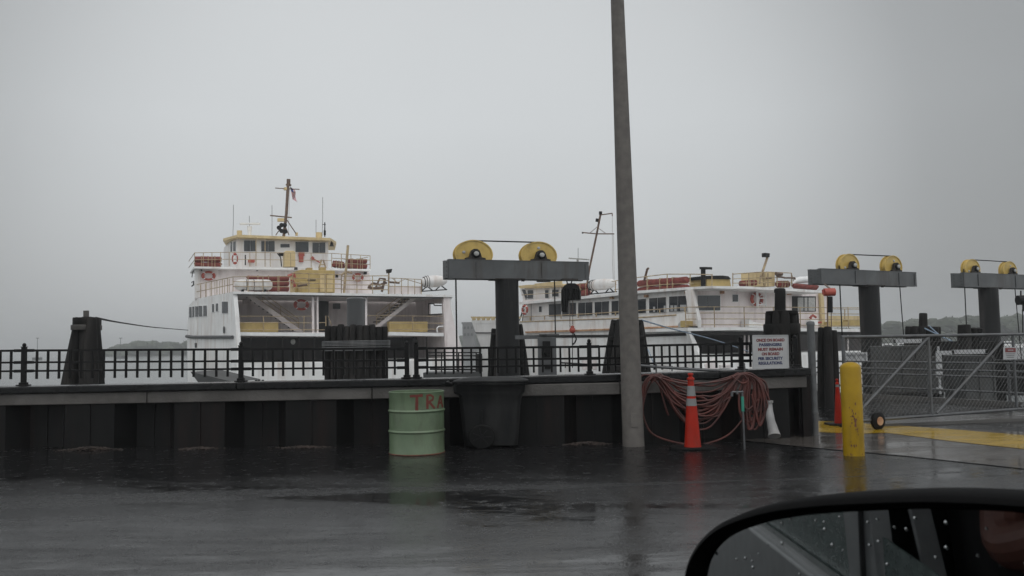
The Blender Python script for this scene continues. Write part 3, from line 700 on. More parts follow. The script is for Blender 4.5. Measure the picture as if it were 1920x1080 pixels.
# standpipe
p = G(1396,842)
t = thing('standpipe', p, 'thin upright water pipe with teal tape before the hose coils', 'standpipe')
mb = MB(); tp = W(1391.5, 735, p.y); mb.tube([p, tp], .014, 10); mb.build('riser', 'galv', t)
mb = MB(); mb.tube([p+(tp-p)*.66, p+(tp-p)*.92], .021, 10); mb.build('tape', 'teal', t)
mb = MB(); a = W(1372,735,p.y); mb.tube([tp, a], .014, 8); mb.tube([a, a+V((0,0,-.06))], .02, 8); mb.tube([tp+V((-.07,0,.02)), tp+V((-.07,0,-.03))], .018, 8); mb.sphere(tp, .02, 8, 6); mb.build('tap', 'galv', t)
# bent white duct
mb = MB(); mb.tube([W(*q_) for q_ in ((1441,753,12.62),(1441.5,762,12.62),(1442.5,771,12.58),(1443.5,780,12.55),(1445.5,790,12.52),(1448,800,12.5),(1450.5,809,12.46),(1452,818,12.42))], [.050,.055,.054,.062,.060,.070,.074,.092], 18)
mb.tube([W(1441.5,751,12.62), W(1441.6,755,12.62)], .062, 20)
tag(mb.build('bent_duct', 'pvc'), 'bent white plastic pipe leaning below the hose coils', 'pipe')

# ================================================================== GATE POST, GATE
p = G(1528,816); t = thing('gate_post', p, 'thick round galvanised post at the end of the sea wall', 'post')
mb = MB(); tp = W(1526.5, 604, p.y); hh = tp.z; mb.tube([p, p+V((0,0,hh))], .058, 24); mb.build('post_tube', 'galv', t)
mb = MB(); mb.lathe(p+V((0,0,hh)), [(.064,-.05),(.064,-.01),(.05,.01),(.01,.02)], 24); mb.build('post_cap', 'galv', t)
mb = MB(); 
for h in (.95,.35): mb.lathe(p+V((0,0,h)), [(.059,-.025),(.064,-.02),(.064,.02),(.059,.025)], 24)
mb.build('clamp_band', 'galv', t)
g0 = G(1640,806); g1 = G(1920,783); gd = (g1-g0).normalized(); gn = V((-gd.y, gd.x, 0))
gp = Plane((g0.x,g0.y),(g1.x,g1.y))
t = thing('chain_link_gate', gp.pt(1640,806), 'long galvanised chain link rolling gate behind the yellow bollard', 'gate')
L0 = gp.pt(1580,632); Lb = gp.pt(1582,790); L1 = gp.pt(1920,628.5)
zt = L0.z; zb = gp.pt(1655,786).z
def gpt(px, z): q = gp.pt(px, 650); return V((q.x, q.y, z))
xe = 2300
mb = MB(); mb.tube([gpt(1578,zt), gpt(xe,zt)], .026, 12); mb.tube([gpt(1582,zb), gpt(xe,zb)], .026, 12)
for px in (1581,1741,1900,2060,xe): mb.tube([gpt(px,zb), gpt(px,zt)], .024 if px != 1581 else .03, 12)
mb.build('frame', 'galv', t)
for a, b_ in ((1741,1592),(1889,1750),(2048,1908),(2210,2070)):
    mb = MB(); mb.tube([gpt(a,zt-.03), gpt(b_,zb+.03)], .022, 12); mb.build('brace', 'galv', t)
mb = MB(); Lg = (gpt(xe,0)-gpt(1582,0)).length; o0 = gpt(1582,0); Hh = zt-zb; step = .10
def seg(s0, z0, s1, z1):
    mb.tube([o0+gd*s0+V((0,0,z0))+gn*.01, o0+gd*s1+V((0,0,z1))+gn*.01], .0042, 4, cap=False)
n = int(Lg/step)
for i in range(-int(Hh/step)-1, n+1):
    for sg in (1,-1):
        s0 = i*step; s1 = s0+Hh
        if sg == -1: z0, z1 = zt, zb
        else: z0, z1 = zb, zt
        a0, a1 = max(s0,0), min(s1,Lg)
        if a1-a0 < .02: continue
        k0 = (a0-s0)/Hh; k1 = (a1-s0)/Hh; seg(a0, z0+(z1-z0)*k0, a1, z0+(z1-z0)*k1)
mb.build('wire_mesh', 'mesh', t, smooth=0, recalc=False)
wc = gpt(1637, .145)-gn*.03
mb = MB(); mb.lathe(wc, [(.04,-.045),(.10,-.045),(.142,-.025),(.142,.025),(.10,.045),(.04,.045)], 28, gd, V((0,0,1)), -gn, sx=1.0); wh = mb.build('wheel', 'tyre', t)
mb = MB(); mb.lathe(wc, [(.015,-.05),(.07,-.052),(.07,.052),(.015,.05)], 18, gd, V((0,0,1)), -gn); mb.build('hub', 'rust', wh)
mb = MB(); mb.bar(wc, V((wc.x,wc.y,zb)), .03, .03); mb.build('wheel_bracket', 'galv', t)
# warning plate on the gate
q = Plane((g0.x-gn.x*.03,g0.y-gn.y*.03),(g1.x-gn.x*.03,g1.y-gn.y*.03))
t = thing('warning_sign', q.pt(1894,675), 'small white plate with a red heading on the gate mesh', 'sign')
mb = MB(); q.rect(mb, 1881.5,651,1907,674, -.01,.008); mb.build('plate', 'signwhite', t, smooth=0)
mb = MB(); q.rect(mb, 1885,652.5,1904.5,660.5, -.014,.003); mb.build('red_heading', 'signred', t, smooth=0)
write(t, 'RESTRICTED AREA', q.pt(1894.7,656.5,-.016), q.d if q.d.x>0 else -q.d, V((0,0,1)), -q.n, .15, .024, 'signwhite', .01)
for i in range(3): 
    mb = MB(); q.rect(mb, 1886+i,663+i*3.2,1903-i,664+i*3.2, -.014,.003); mb.build('small_print', 'greysteel', t, smooth=0)

# ================================================================== PIER EDGE RAIL
rp = Plane((fe0.x,fe0.y-.15),(fe1.x,fe1.y-.15))
t = thing('pipe_railing', rp.pt(1700,745), 'grey four bar pipe railing along the pier edge behind the gate', 'railing')
Zs = [rp.pt(1540,y).z for y in (677,689,698,721)]
e0 = rp.pt(1532,700); e1 = rp.pt(2300,700)
for i, z in enumerate(Zs):
    mb = MB(); mb.tube([V((e0.x,e0.y,z)), V((e1.x,e1.y,z))], .024, 8); mb.build('rail', 'galv', t)
for px in (1554,1642,1741,1892,2080,2280):
    p = rp.pt(px,700); mb = MB(); mb.tube([V((p.x,p.y+.02,0)), V((p.x,p.y+.02,Zs[0]+.01))], .034 if px==1892 else .028, 10); mb.box((p.x,p.y+.02,.01),(.14,.14,.02)); mb.build('post', 'galv', t)
mb = MB(); mb.bar(V((e0.x,e0.y+.1,.05)), V((e1.x,e1.y+.1,.05)), .14, .12); mb.build('toe_board', 'kerb', t)
# ================================================================== LIFTING TOWERS (linkspan cranes)
def tower(label, bl, br, z, hubs, pyl, cables, hpx, shR, D0, clamp=True):
    """bl, br: beam top corners in the photo (px, y); z: height of the beam top; D0: depth of left end"""
    def at(px, y):                       # point at height z under pixel
        r_ = ray(px, y); return CAM + r_*((z-CH)/r_.z)
    A = at(*bl); B = at(*br); d = B-A; d.z = 0; Ln = d.length; d.normalize(); n = V((-d.y, d.x, 0))
    pl = Plane((A.x,A.y),(B.x,B.y)); hb = hpx*A.y/1600; T = .58
    C = (pl.pt(pyl[0], bl[1])); s0 = (C-A).dot(d)+.10
    base = A+d*s0+n*T/2; base.z = -4
    t = thing('lifting_tower', base, label, 'lifting tower', 'lifting towers with yellow sheaves')
    rp_ = pyl[1]/2*base.y/1600
    mb = MB(); mb.tube([base, V((base.x,base.y,z-hb-.03))], rp_, 40); mb.build('column', 'pylon', t)
    mb = MB(); zc = z-hb-.02
    mb.box(V((base.x,base.y,zc)), (rp_*2.7,T*1.1,.035), math.atan2(d.y,d.x))
    for sx_ in (-1,1):
        for k in (1.15,1.3): 
            mb.box(V((base.x,base.y,zc-.04))+d*sx_*rp_*k-n*T*.4, (.05,.05,.05))
    mb.build('cap_plate', 'bearing', t)
    mb = MB()
    for f in (0, T):                     # two channels, webs and flanges
        o = A+n*f; s_ = 1 if f == 0 else -1
        mb.hexa([o+V((0,0,-hb)), o+d*Ln+V((0,0,-hb)), o+d*Ln, o, o+n*s_*.03+V((0,0,-hb)), o+n*s_*.03+d*Ln+V((0,0,-hb)), o+n*s_*.03+d*Ln, o+n*s_*.03])
        for zz in (0, -hb):
            dz_ = .022 if zz == 0 else -.022; e = n*s_*-.012
            q = [o+e+V((0,0,zz)), o+e+d*Ln+V((0,0,zz)), o+e+d*Ln+V((0,0,zz+dz_)), o+e+V((0,0,zz+dz_))]
            mb.hexa(q+[v+n*s_*.16 for v in q])
    for k in (0.0, Ln):
        q = A+d*(k-.012 if k == 0 else k-.01); mb.hexa([q+n*.035+V((0,0,-hb+.002)), q+n*.035+d*.02+V((0,0,-hb+.002)), q+n*.035+d*.02-V((0,0,.002)), q+n*.035-V((0,0,.002))]+[q+n*(T-.035)+V((0,0,-hb+.002)), q+n*(T-.035)+d*.02+V((0,0,-hb+.002)), q+n*(T-.035)+d*.02-V((0,0,.002)), q+n*(T-.035)-V((0,0,.002))])
    bm_ = mb.build('cross_beam', 'greysteel', t, smooth=0)
    for hx in hubs:                      # stiffeners under the bearings
        h = pl.pt(hx[0], hx[1]); s_ = (h-A).dot(d); q = A+d*s_; mb = MB(); mb.box(q-n*.012+V((0,0,-hb/2)), (.03,.03,hb-.06), math.atan2(d.y,d.x)); mb.build('stiffener', 'greysteel', bm_, smooth=0)
    mb = MB(); mb.box(A+d*(Ln-.12)-n*.012+V((0,0,-hb/2)), (.02,.02,hb-.06), math.atan2(d.y,d.x)); mb.build('stiffener', 'greysteel', bm_, smooth=0)
    mb = MB()
    for k in range(4):
        for hx in (.12,.42):
            q = A-d*.02+n*hx+V((0,0,-hb*(.15+.23*k))); mb.lathe(q, [(.016,0),(.016,.012)], 8, n, V((0,0,1)), -d)
    mb.build('bolts', 'bearing', bm_)
    tops = []
    for i, hx in enumerate(hubs):
        h = pl.pt(hx[0], hx[1], -.02); s_ = (h-A).dot(d); hz = h.z
        c = A+d*s_+n*T/2; c.z = hz; rx, rz = shR
        N_ = 56; hole = (.55*rx*math.cos(hx[2]), .55*rz*math.sin(hx[2]), .032)
        t_ = .035; mb = MB()
        for sg in (-1, 1):              # two cheek flanges with a small hole
            P = [(rx*math.cos(2*math.pi*k/N_+hx[2]), rz*math.sin(2*math.pi*k/N_+hx[2])) for k in range(N_+1)]
            Hh = [(hole[0]+hole[2]*math.cos(-2*math.pi*k/12+hx[2]), hole[1]+hole[2]*math.sin(-2*math.pi*k/12+hx[2])) for k in range(13)]
            pts = [c+n*(sg*.075-.0)+d*a+V((0,0,b_)) for a, b_ in P+Hh]
            mb.prism(pts, n*sg*t_*.6)
            # raised outer rim
            for (r1, dep) in ((1.0,.02),):
                vs = []; 
                for k in range(N_):
                    a = 2*math.pi*k/N_
                    for rr, dd in ((r1,0),(r1,.022),(r1-.075,.022),(r1-.075,0)): vs.append(c+n*sg*(.075+t_*.6+dd-.001)+d*math.cos(a)*rx*rr+V((0,0,math.sin(a)*rz*rr)))
                fs = []
                for k in range(N_):
                    k2 = (k+1)%N_
                    for j in range(4): fs.append((k*4+j,k*4+(j+1)%4,k2*4+(j+1)%4,k2*4+j))
                mb.add(vs, fs)
        mb.lathe(c, [(.9,-.074),(.9,.074),(.66,.074),(.66,-.074)], N_, d*rx, V((0,0,rz)), n, closed=True)
        sh = mb.build('sheave', 'sheave', t, smooth=30)
        mb = MB(); mb.lathe(c-n*.10+d*hole[0]+V((0,0,hole[1])), [(.04,.02),(.04,-.012),(.03,-.018)], 14, d*1.2, V((0,0,1)), n); mb.build('hole_sky_disc', 'signwhite', sh)  # pale disc over the hole, coloured as the bright sky behind it
        mb = MB(); q = A+d*s_-n*.0; w_ = rx*.52
        for nn in (n*.02, n*(T-.14)):
            z0 = z+.022; b_ = V((q.x,q.y,0))+nn
            prof = [(-w_,z0),(w_,z0),(w_,z0+.05),(w_*.62,z0+.07),(w_*.5,hz+.02),(w_*.38,hz+.10),(w_*.15,hz+.145),(-w_*.15,hz+.145),(-w_*.38,hz+.10),(-w_*.5,hz+.02),(-w_*.62,z0+.07),(-w_,z0+.05)]
            mb.prism([b_+d*a+V((0,0,zz)) for a, zz in prof], n*.12)
        pb = mb.build('bearing_block', 'bearing', t, smooth=0)
        hc = A+d*s_; hc.z = hz
        mb = MB(); mb.lathe(hc+n*.02, [(.115,0),(.115,-.03),(.1,-.045),(.07,-.05)], 24, d*1.15, V((0,0,1)), n); mb.build('bearing_ring', 'black', pb)
        mb = MB(); mb.lathe(hc+n*.0, [(.065,-.02),(.065,-.055),(.05,-.065)], 20, d*1.15, V((0,0,1)), n); mb.build('shaft_end', 'hub', pb)
        tops.append((c, rx, rz))
    for k, (px, yb_) in enumerate(cables):
        c, rx, rz = tops[k]; sg = -1 if k == 0 else 1
        p = c+d*sg*rx*.91; mb = MB(); q = pl.pt(px, yb_, T/2)
        mb.tube([c+d*sg*rx*.90, V((p.x,p.y,z-hb)), V((q.x,q.y,-2.5))], .023 if k == 0 else .019, 8); mb.build('hoist_rope', 'rope', t)
    mb = MB(); mb.tube([tops[0][0]+V((0,0,tops[0][2]*.97))+d*tops[0][1]*.15, tops[1][0]+V((0,0,tops[1][2]*.97))], .02, 8); mb.build('cross_rope', 'rope', t)
    return t, pl, d, n
T1, PT1, d1, n1 = tower('nearest lifting tower, its grey beam carrying two yellow wheels, left of the tall pole', (841,487), (1104,492.3), 3.92, [(893,475.5,R(165)), (1016,478,R(92))], (950,44), [(857,650),(1041,650)], 33.5, (.58,.425), 24.2)
T2, PT2, d2, n2 = tower('middle lifting tower right of the tall pole with dark post above the gate', (1539.5,504), (1718,511.5), 3.90, [(1603,497,R(200)), (1684.5,499.5,R(80))], (1637,37), [(1579,600),(1700,613)], 27, (.50,.425), 29.5)
T3, PT3, d3, n3 = tower('farthest lifting tower cut by the right edge of the photo', (1807,511.5), (1946,517), 4.07, [(1833,504,R(200)), (1903,507.5,R(80))], (1861,34), [(1811,607),(1916,600)], 25.5, (.49,.42), 34.5)

# hoists hanging from the towers
def dd(px, y, D): return W(px, y, D)
D_ = 25.4
t = thing('chain_hoist', dd(1070,560,D_), 'chain hoist wrapped in black tarpaulin hanging under the nearest tower beam', 'hoist', 'hoists hanging from the towers')
mb = MB(); prof = [(1052,566),(1052,545),(1057,536),(1066,531),(1078,531),(1085,536),(1088.5,546),(1088.5,561),(1084,562),(1066,562.5),(1064,586),(1054,586)]
mb.prism([dd(x_,y_,D_-.2) for x_,y_ in prof], V((.05,.42,0)))
for k in range(9):
    x_ = 1054+k*4; mb.tube([dd(x_,540+abs(k-4),D_-.2), dd(x_+random.uniform(-1,1),562 if k > 2 else 584,D_-.22)], .03, 6)
o = mb.build('tarpaulin', 'black', t, smooth=60)
mb = MB(); mb.tube([dd(1062,522,D_), dd(1064,534,D_)], .02, 6); mb.tube([dd(1074,522,D_), dd(1070,534,D_)], .02, 6); mb.box(dd(1068,524.5,D_), (.5,.14,.06), math.atan2(d1.y,d1.x)); mb.build('trolley', 'bearing', t)
def chain(mb, a, b_, r=.018, step=.06):
    Ln = (b_-a).length; k = int(Ln/step)
    for i in range(k):
        c = a+(b_-a)*((i+.5)/k); u = (b_-a).normalized(); s_ = V((1,0,0)) if i % 2 else V((0,1,0))
        mb.torus(c, step*.5, .008, u, s_, sy=.55, n=8, m=4)
mb = MB()
for px in (1068.5,1073.8): chain(mb, dd(px,562,D_), dd(px,614,D_))
mb.build('chain', 'maststeel', t, smooth=0)
mb = MB(); mb.sphere(dd(1073.2,619,D_), .09, 12, 8, (1.05,.8,1.05)); mb.box(dd(1073.2,612.5,D_), (.1,.1,.05)); blk = mb.build('hook_block', 'ringred', t)
mb = MB(); mb.tube([dd(1075,625,D_), dd(1079,630,D_), dd(1080.5,636,D_), dd(1078,642,D_), dd(1074.5,646,D_), dd(1074,643,D_)], .022, 8); mb.tube([dd(1073,625,D_), dd(1073.5,690,D_)], .014, 6); mb.build('hook', 'black', blk)
D_ = 27
t = thing('chain_hoist', dd(1555,550,D_), 'red motor with a black cylinder below, hanging under the middle tower beam', 'hoist', 'hoists hanging from the towers')
mb = MB(); mb.tube([dd(1545,548,D_), dd(1565,547.5,D_)], .125, 16); mb.tube([dd(1544,543,D_-.02), dd(1544.2,552,D_-.02)], .05, 8); mb.build('motor', 'ringred', t)
mb = MB(); mb.tube([dd(1556,556,D_), dd(1556.3,586,D_)], .085, 16); mb.build('chain_bag', 'black', t)
mb = MB(); mb.tube([dd(1546,533,28.8), dd(1556,541,D_)], .03, 6); mb.tube([dd(1551,555,D_), dd(1551.5,632,D_)], .018, 6); mb.tube([dd(1558.5,586,D_), dd(1559,625,D_)], .014, 6); mb.build('chain', 'maststeel', t)
D_ = 35
t = thing('chain_hoist', dd(1914,560,D_), 'dark hoist motor hanging at the right edge under the farthest tower beam', 'hoist', 'hoists hanging from the towers')
mb = MB(); mb.tube([dd(1908,563,D_), dd(1930,562,D_)], .2, 14); mb.box(dd(1925,577,D_), (.25,.2,.3)); mb.build('motor', 'black', t)
mb = MB(); mb.tube([dd(1914,545,D_), dd(1914,562,D_)], .03, 6); mb.tube([dd(1917,580,D_), dd(1918,628,D_)], .02, 6); mb.build('chain', 'rope', t)

# ================================================================== PILE CLUSTERS
def piles(name, label, D, lst, bands=(), group='timber pile clusters in the water', topmat='wood', seed=1):
    """lst: (px bottom, y where bottom px measured, px top, y top, width px, dD)"""
    c = W(lst[0][0], lst[0][1], D); t = thing(name, V((c.x, D, WZL)), label, 'pile cluster', group)
    for (xb, yb_, xt, yt, wd, dD) in lst:
        Dt = D+dD*.55; Db = D+dD
        a = W(xb, yb_, Db); b_ = W(xt, yt, Dt); dr = (a-b_); k = (WZL-1.5-b_.z)/dr.z; e = b_+dr*k
        r_ = wd/2*D/1600; n = 14; mb = MB()
        pts = [e, b_+dr*.6, b_+dr*.25, b_+dr*.03, b_]
        mb.tube(pts, [r_*1.2, r_*1.08, r_, r_*.97, r_*.8], n)
        mb.build('pile', 'wood', t)
    for (y0, y1, x0, x1, dep, mm) in bands:
        mb = MB(); c = W((x0+x1)/2, (y0+y1)/2, D); hw = (x1-x0)/2*D/1600; hh = (y1-y0)/2*D/1600
        mb.lathe(c, [(hw*.985,-hh),(hw,-hh*.8),(hw,hh*.8),(hw*.97,hh)], 28, sy=dep/hw); mb.build('band', mm, t)
    return t
dl = piles('dolphin', 'tapering tarred timber dolphin with short peg on top, at the left', 21, [
    (131,718,154,596,27,-.2),(184,718,176,596,21,-.2),(163,718,163,595,25,-.35),(172,718,170,596,22,-.45),(140,718,158,597,20,.5),(178,718,172,597,24,.5)],
    [(609.5,619,139.2+1,184.6,.52,'woodcap'),(596,609.5,143.5,183.5,.50,'wood')])
mb = MB(); mb.tube([W(161.5,600,21), W(161.5,582.5,21)], .065, 12); mb.build('peg', 'woodcap', dl)
rng = random.Random(3); L_ = []
for i in range(10):
    x_ = 616+i*11.6; L_.append((x_,710,x_+rng.uniform(-.5,.5),610+rng.uniform(-1.5,4),13.5,-.8*math.sin(math.pi*(i+.5)/10)))
t = piles('dolphin', 'broad round black timber pile cluster wound with wire rope, left of centre', 20, L_)
mb = MB(); cz = W(668,645,20)
for k, y_ in enumerate((640,642.5,645,647.5,651,653.5,656.5)):
    c = W(668,y_,20); mb.torus(c, .775, .013, V((1,0,0)), V((0,1,0)), sy=1.08, n=40, m=6)
mb.build('wire_wrap', 'pipe', t)
c = W(667.5,640,20.4); t = thing('steel_pile', V((c.x,c.y,WZL)), 'weathered grey steel pipe pile rising from the broad black cluster', 'pile')
a = W(667.5,562,20.4); mb = MB(); mb.tube([V((c.x,c.y,-3.5)), a], .215, 32); mb.build('pipe', 'pipe', t)
mb = MB(); mb.lathe(a, [(.225,-.03),(.225,.02),(.16,.05),(.02,.06)], 32); mb.build('cap', 'pipe', t)
piles('dolphin', 'black flared timber cluster right behind the nearest tower column', 27, [(922,700,928,616,14,0),(934,700,936,614,14,-.3),(950,700,950,612,18,.3),(968,700,962,610,16,-.2),(984,700,972,608,16,0),(978,700,969,609,14,.4)], [(625,630,921,976,.4,'wood')])
t = piles('dolphin', 'black tapering timber cluster behind the tall concrete pole', 30, [(1140,680,1153,600,15,0),(1154,680,1163,600,16,-.4),(1170,680,1173,600,17,-.5),(1188,680,1185,600,16,-.4),(1205,680,1196,601,16,0),(1211,670,1201,602,11,.4),(1163,680,1166,600,15,.6)], [(600,606,1148,1204,.45,'wood'),(630,637,1141,1208,.5,'wood')])
t = piles('dolphin', 'stepped black cluster with a thick single pile on top, behind the white notice', 16.5, [(1441,700,1444,584,18,0),(1456,700,1457,583,18,-.3),(1472,700,1471,583,19,-.4),(1487,700,1486,584,17,-.2),(1497,700,1491,586,13,.2),(1462,640,1463,543,20,.1)], [(607,627,1432.5,1499.5,.34,'wood'),(583,590,1437,1495,.3,'wood')])
mb = MB(); c = W(1462,543,16.6); mb.lathe(c, [(.108,-.06),(.108,0),(.085,.025),(.01,.03)], 20); mb.build('pile_cap', 'black', t)
piles('dolphin', 'dark timber cluster standing right of the galvanised post', 19, [(1541,700,1541,614,15,0),(1554,700,1552,613,15,-.3),(1566,700,1563,619,13,0)], [])
piles('dolphin', 'lone dark round pile beside a low block between the middle and farthest towers', 34, [(1731,640,1731,587,15,0)], [])
t = piles('dolphin', 'low flat topped black pile block at the foot of the farthest tower', 33, [(1803,650,1803,609,14,0),(1813,650,1813,609,14,-.2),(1808,650,1808,609,14,.3),(1826,650,1826,615,12,.4),(1836,650,1836,615,12,.4)], [])
t = piles('dolphin', 'low wide black pile block just left of the lone round pile', 30, [(1704,660,1704,612,13,0),(1716,660,1716,612,14,-.2),(1728,660,1728,611.5,14,-.2),(1741,660,1741,612,14,0),(1753,660,1753,612.5,13,.2),(1760,660,1760,613,8,.5)], [])
# steel fender post with arm
D_ = 20
t = thing('steel_cabinet', V((W(1025,700,D_).x, D_, WZL)), 'tall grey steel box post with a side arm, right of the nearest tower', 'steel post')
mb = MB(); c = W(1025,632,D_); mb.box((c.x, D_, (c.z-3.5)/2), (34*D_/1600,.35,c.z+3.5)); mb.build('box_column', 'pipe', t, bevel=.01)
mb = MB(); mb.box(W(996,632,D_)+V((0,.05,0)), (60*D_/1600,.12,.09)); mb.box(W(1029,630,D_)+V((0,0,.03)), (.46,.4,.03)); mb.build('arm', 'pipe', t, smooth=0)
mb = MB(); mb.box(W(1024,655,D_)-V((0,.19,0)), (.18,.03,.38)); mb.box(W(1027,687,D_)-V((0,.19,0)), (.16,.03,.1)); mb.tube([W(1024,650,D_)-V((0,.2,0)), W(1020,660,D_)-V((0,.24,0)), W(1026,668,D_)-V((0,.2,0))], .012, 6); mb.build('hatch', 'black', t, smooth=0)

# ================================================================== MOORING LINES
def line(pts, r, m_, label, cat='mooring line', group=None, name='mooring_line'):
    q = spline([(V(p).x, V(p).y, V(p).z) for p in pts], 10); mb = MB(); mb.tube([V(a) for a in q], r, 6)
    tag(mb.build(name, m_), label, cat, group)
line([W(180,596,21), W(230,605.5,32), W(292,614,47), W(353,619,69)], .028, 'rope', 'dark mooring line from the left dolphin to the white ferry')
line([W(1203,600,30), W(1262,617,36), W(1345,639,44), W(1412,662,52)], .028, 'blueline', 'pale blue line running down right from the cluster behind the tall pole')
line([W(1726,612,30), W(1760,628,29), W(1798,646,28)], .022, 'blueline', 'longer pale rope slanting down behind the gate')
line([W(1742,611,30), W(1752,620,29.5), W(1763,630,29)], .022, 'blueline', 'shorter pale rope crossing the longer one behind the gate')
line([W(1215,655,20), W(1225,680,19), W(1232,700,18)], .012, 'blueline', 'thin line hanging left of the hose pegs')

# ================================================================== LINKSPAN SIDE PLATES / CONTAINERS
def block(name, label, cat, D, x0, y0, x1, y1, dep, m_, rz=0, group=None, top=None):
    a = W(x0,y0,D); b_ = W(x1,y1,D); t = thing(name, V(((a.x+b_.x)/2, D+dep/2, min(a.z,b_.z))), label, cat, group)
    mb = MB(); mb.box(((a.x+b_.x)/2, D+dep/2, (a.z+b_.z)/2), (abs(b_.x-a.x), dep, abs(a.z-b_.z)), rz); mb.build('body', m_, t, bevel=.02)
    n = max(2, int(abs(x1-x0)/22)); mb = MB()
    for i in range(n+1):
        xx = a.x+(b_.x-a.x)*i/n; mb.box((xx, D-.02, (a.z+b_.z)/2), (.05,.06,abs(a.z-b_.z)*.98))
    for zz in (max(a.z,b_.z)-.03, min(a.z,b_.z)+.03): mb.box(((a.x+b_.x)/2, D-.02, zz), (abs(b_.x-a.x)+.04,.07,.06))
    mb.build('rib', m_, t, smooth=0)
    if top:
        mb = MB(); tx0, ty0, tx1, ty1 = top; p = W(tx0,ty0,D-.08); q = W(tx1,ty1,D-.08); mb.box(((p.x+q.x)/2, D-.1, (p.z+q.z)/2), (abs(q.x-p.x), .04, abs(p.z-q.z))); mb.build('white_board', 'signwhite', t, smooth=0)
        mb = MB()
        for k in (0.03,.97):
            mb.box((p.x+(q.x-p.x)*k, D-.125, (p.z+q.z)/2), (.06,.02,abs(p.z-q.z)*.8))
        mb.build('clip', 'black', t, smooth=0)
    return t
block('linkspan_plate', 'grey steel side plate with a white top board, behind the left part of the gate', 'steel plate', 25.5, 1663,649,1749,752, 1.2, 'container', top=(1674,636,1731,643))
block('linkspan_plate', 'grey steel side plate right of the hanging white board', 'steel plate', 26.5, 1700,670,1768,745, .9, 'container')
block('linkspan_plate', 'large pale grey steel plate near the warning plate', 'steel plate', 24.0, 1808,667,1866,752, 1.2, 'container', top=(1783,656,1850,663))
mb = MB()
for x0,y0,x1,y1 in ((1755,658,1784,665),(1755,665,1766,693),(1755,697,1767,707),(1756,726,1767,729)):
    a = W(x0,y0,23.5); b_ = W(x1,y1,23.5); mb.box(((a.x+b_.x)/2,23.5,(a.z+b_.z)/2),(b_.x-a.x,.06,a.z-b_.z))
mb.box(W(1761,694,23.56), (.05,.05,1.3))
tag(mb.build('depth_board', 'signwhite', smooth=0), 'white angled board behind the middle of the gate', 'board')
block('fender_and_gap_block', 'low black block painted as the shaded gap below the left steel side plates', 'fender', 24.5, 1668,738,1762,760, .6, 'black')  # black block added for a dark gap, shade given as colour
block('fender_and_gap_block', 'dark timber fender frame behind the middle of the gate', 'fender', 28, 1770,640,1800,735, 1.0, 'wood')
block('fender_and_gap_block', 'dark timber fender frame under the farthest tower', 'fender', 29, 1866,640,1885,752, 1.0, 'wood')
block('fender_and_gap_block', 'dark timber fender frame at the right edge behind the warning plate', 'fender', 26, 1893,676,1990,740, 1.5, 'black')
block('ticket_board', 'white and red board seen above the yellow bollard through the gate mesh', 'board', 24, 1585,661,1624,678, .15, 'signwhite')
block('small_shed', 'low pale shed on the quay at the right edge beside the warning plate', 'shed', 70, 1905,652,1990,688, 4, 'signwhite')

# far marina boats
def yacht(px, y, D, L_, label):
    c = W(px, y, D); c.z = WZL; t = thing('motor_boat', c, label, 'boat', 'small boats moored under the far shore')
    mb = MB(); l = L_/2; vs = []
    prof = [(-l,.9,1.0),(-l*.3,1.1,1.0),(l*.5,.9,1.2),(l,.05,1.5)]
    for x_, w_, h in prof: vs += [c+V((x_,-w_,h)), c+V((x_,-w_*.6,0)), c+V((x_,w_*.6,0)), c+V((x_,w_,h))]
    fs = [(0,3,2,1),(12,13,14,15)]
    for i in range(3):
        for j in range(4): fs.append((i*4+j,i*4+(j+1)%4,(i+1)*4+(j+1)%4,(i+1)*4+j))
    mb.add(vs, fs); mb.build('hull', 'whiteclean', t, smooth=0)
    mb = MB(); mb.hexa([c+V((-l*.5,-.7,1)), c+V((l*.4,-.7,1)), c+V((l*.15,-.6,2.2)), c+V((-l*.5,-.6,2.2)), c+V((-l*.5,.7,1)), c+V((l*.4,.7,1)), c+V((l*.15,.6,2.2)), c+V((-l*.5,.6,2.2))]); mb.build('cabin', 'whiteclean', t, smooth=0)
    mb = MB(); mb.box(c+V((-.2*l,-.69,1.7)), (l*.6,.05,.4)); mb.build('window', 'glass', t, smooth=0)
for px, y, D, l, lab in ((1667,629,230,7,'small white boat moored far off just right of the middle tower'),(1696,628,250,8,'small white boat moored far off right of the middle tower rope'),(1774,628,240,9,'small white boat far off in front of the ridge between the towers'),(1793,627,260,11,'tallest small white boat far off left of the farthest tower'),(1891,626,240,8,'small white boat moored far off right of the farthest tower')):
    yacht(px, y, D, l, lab)
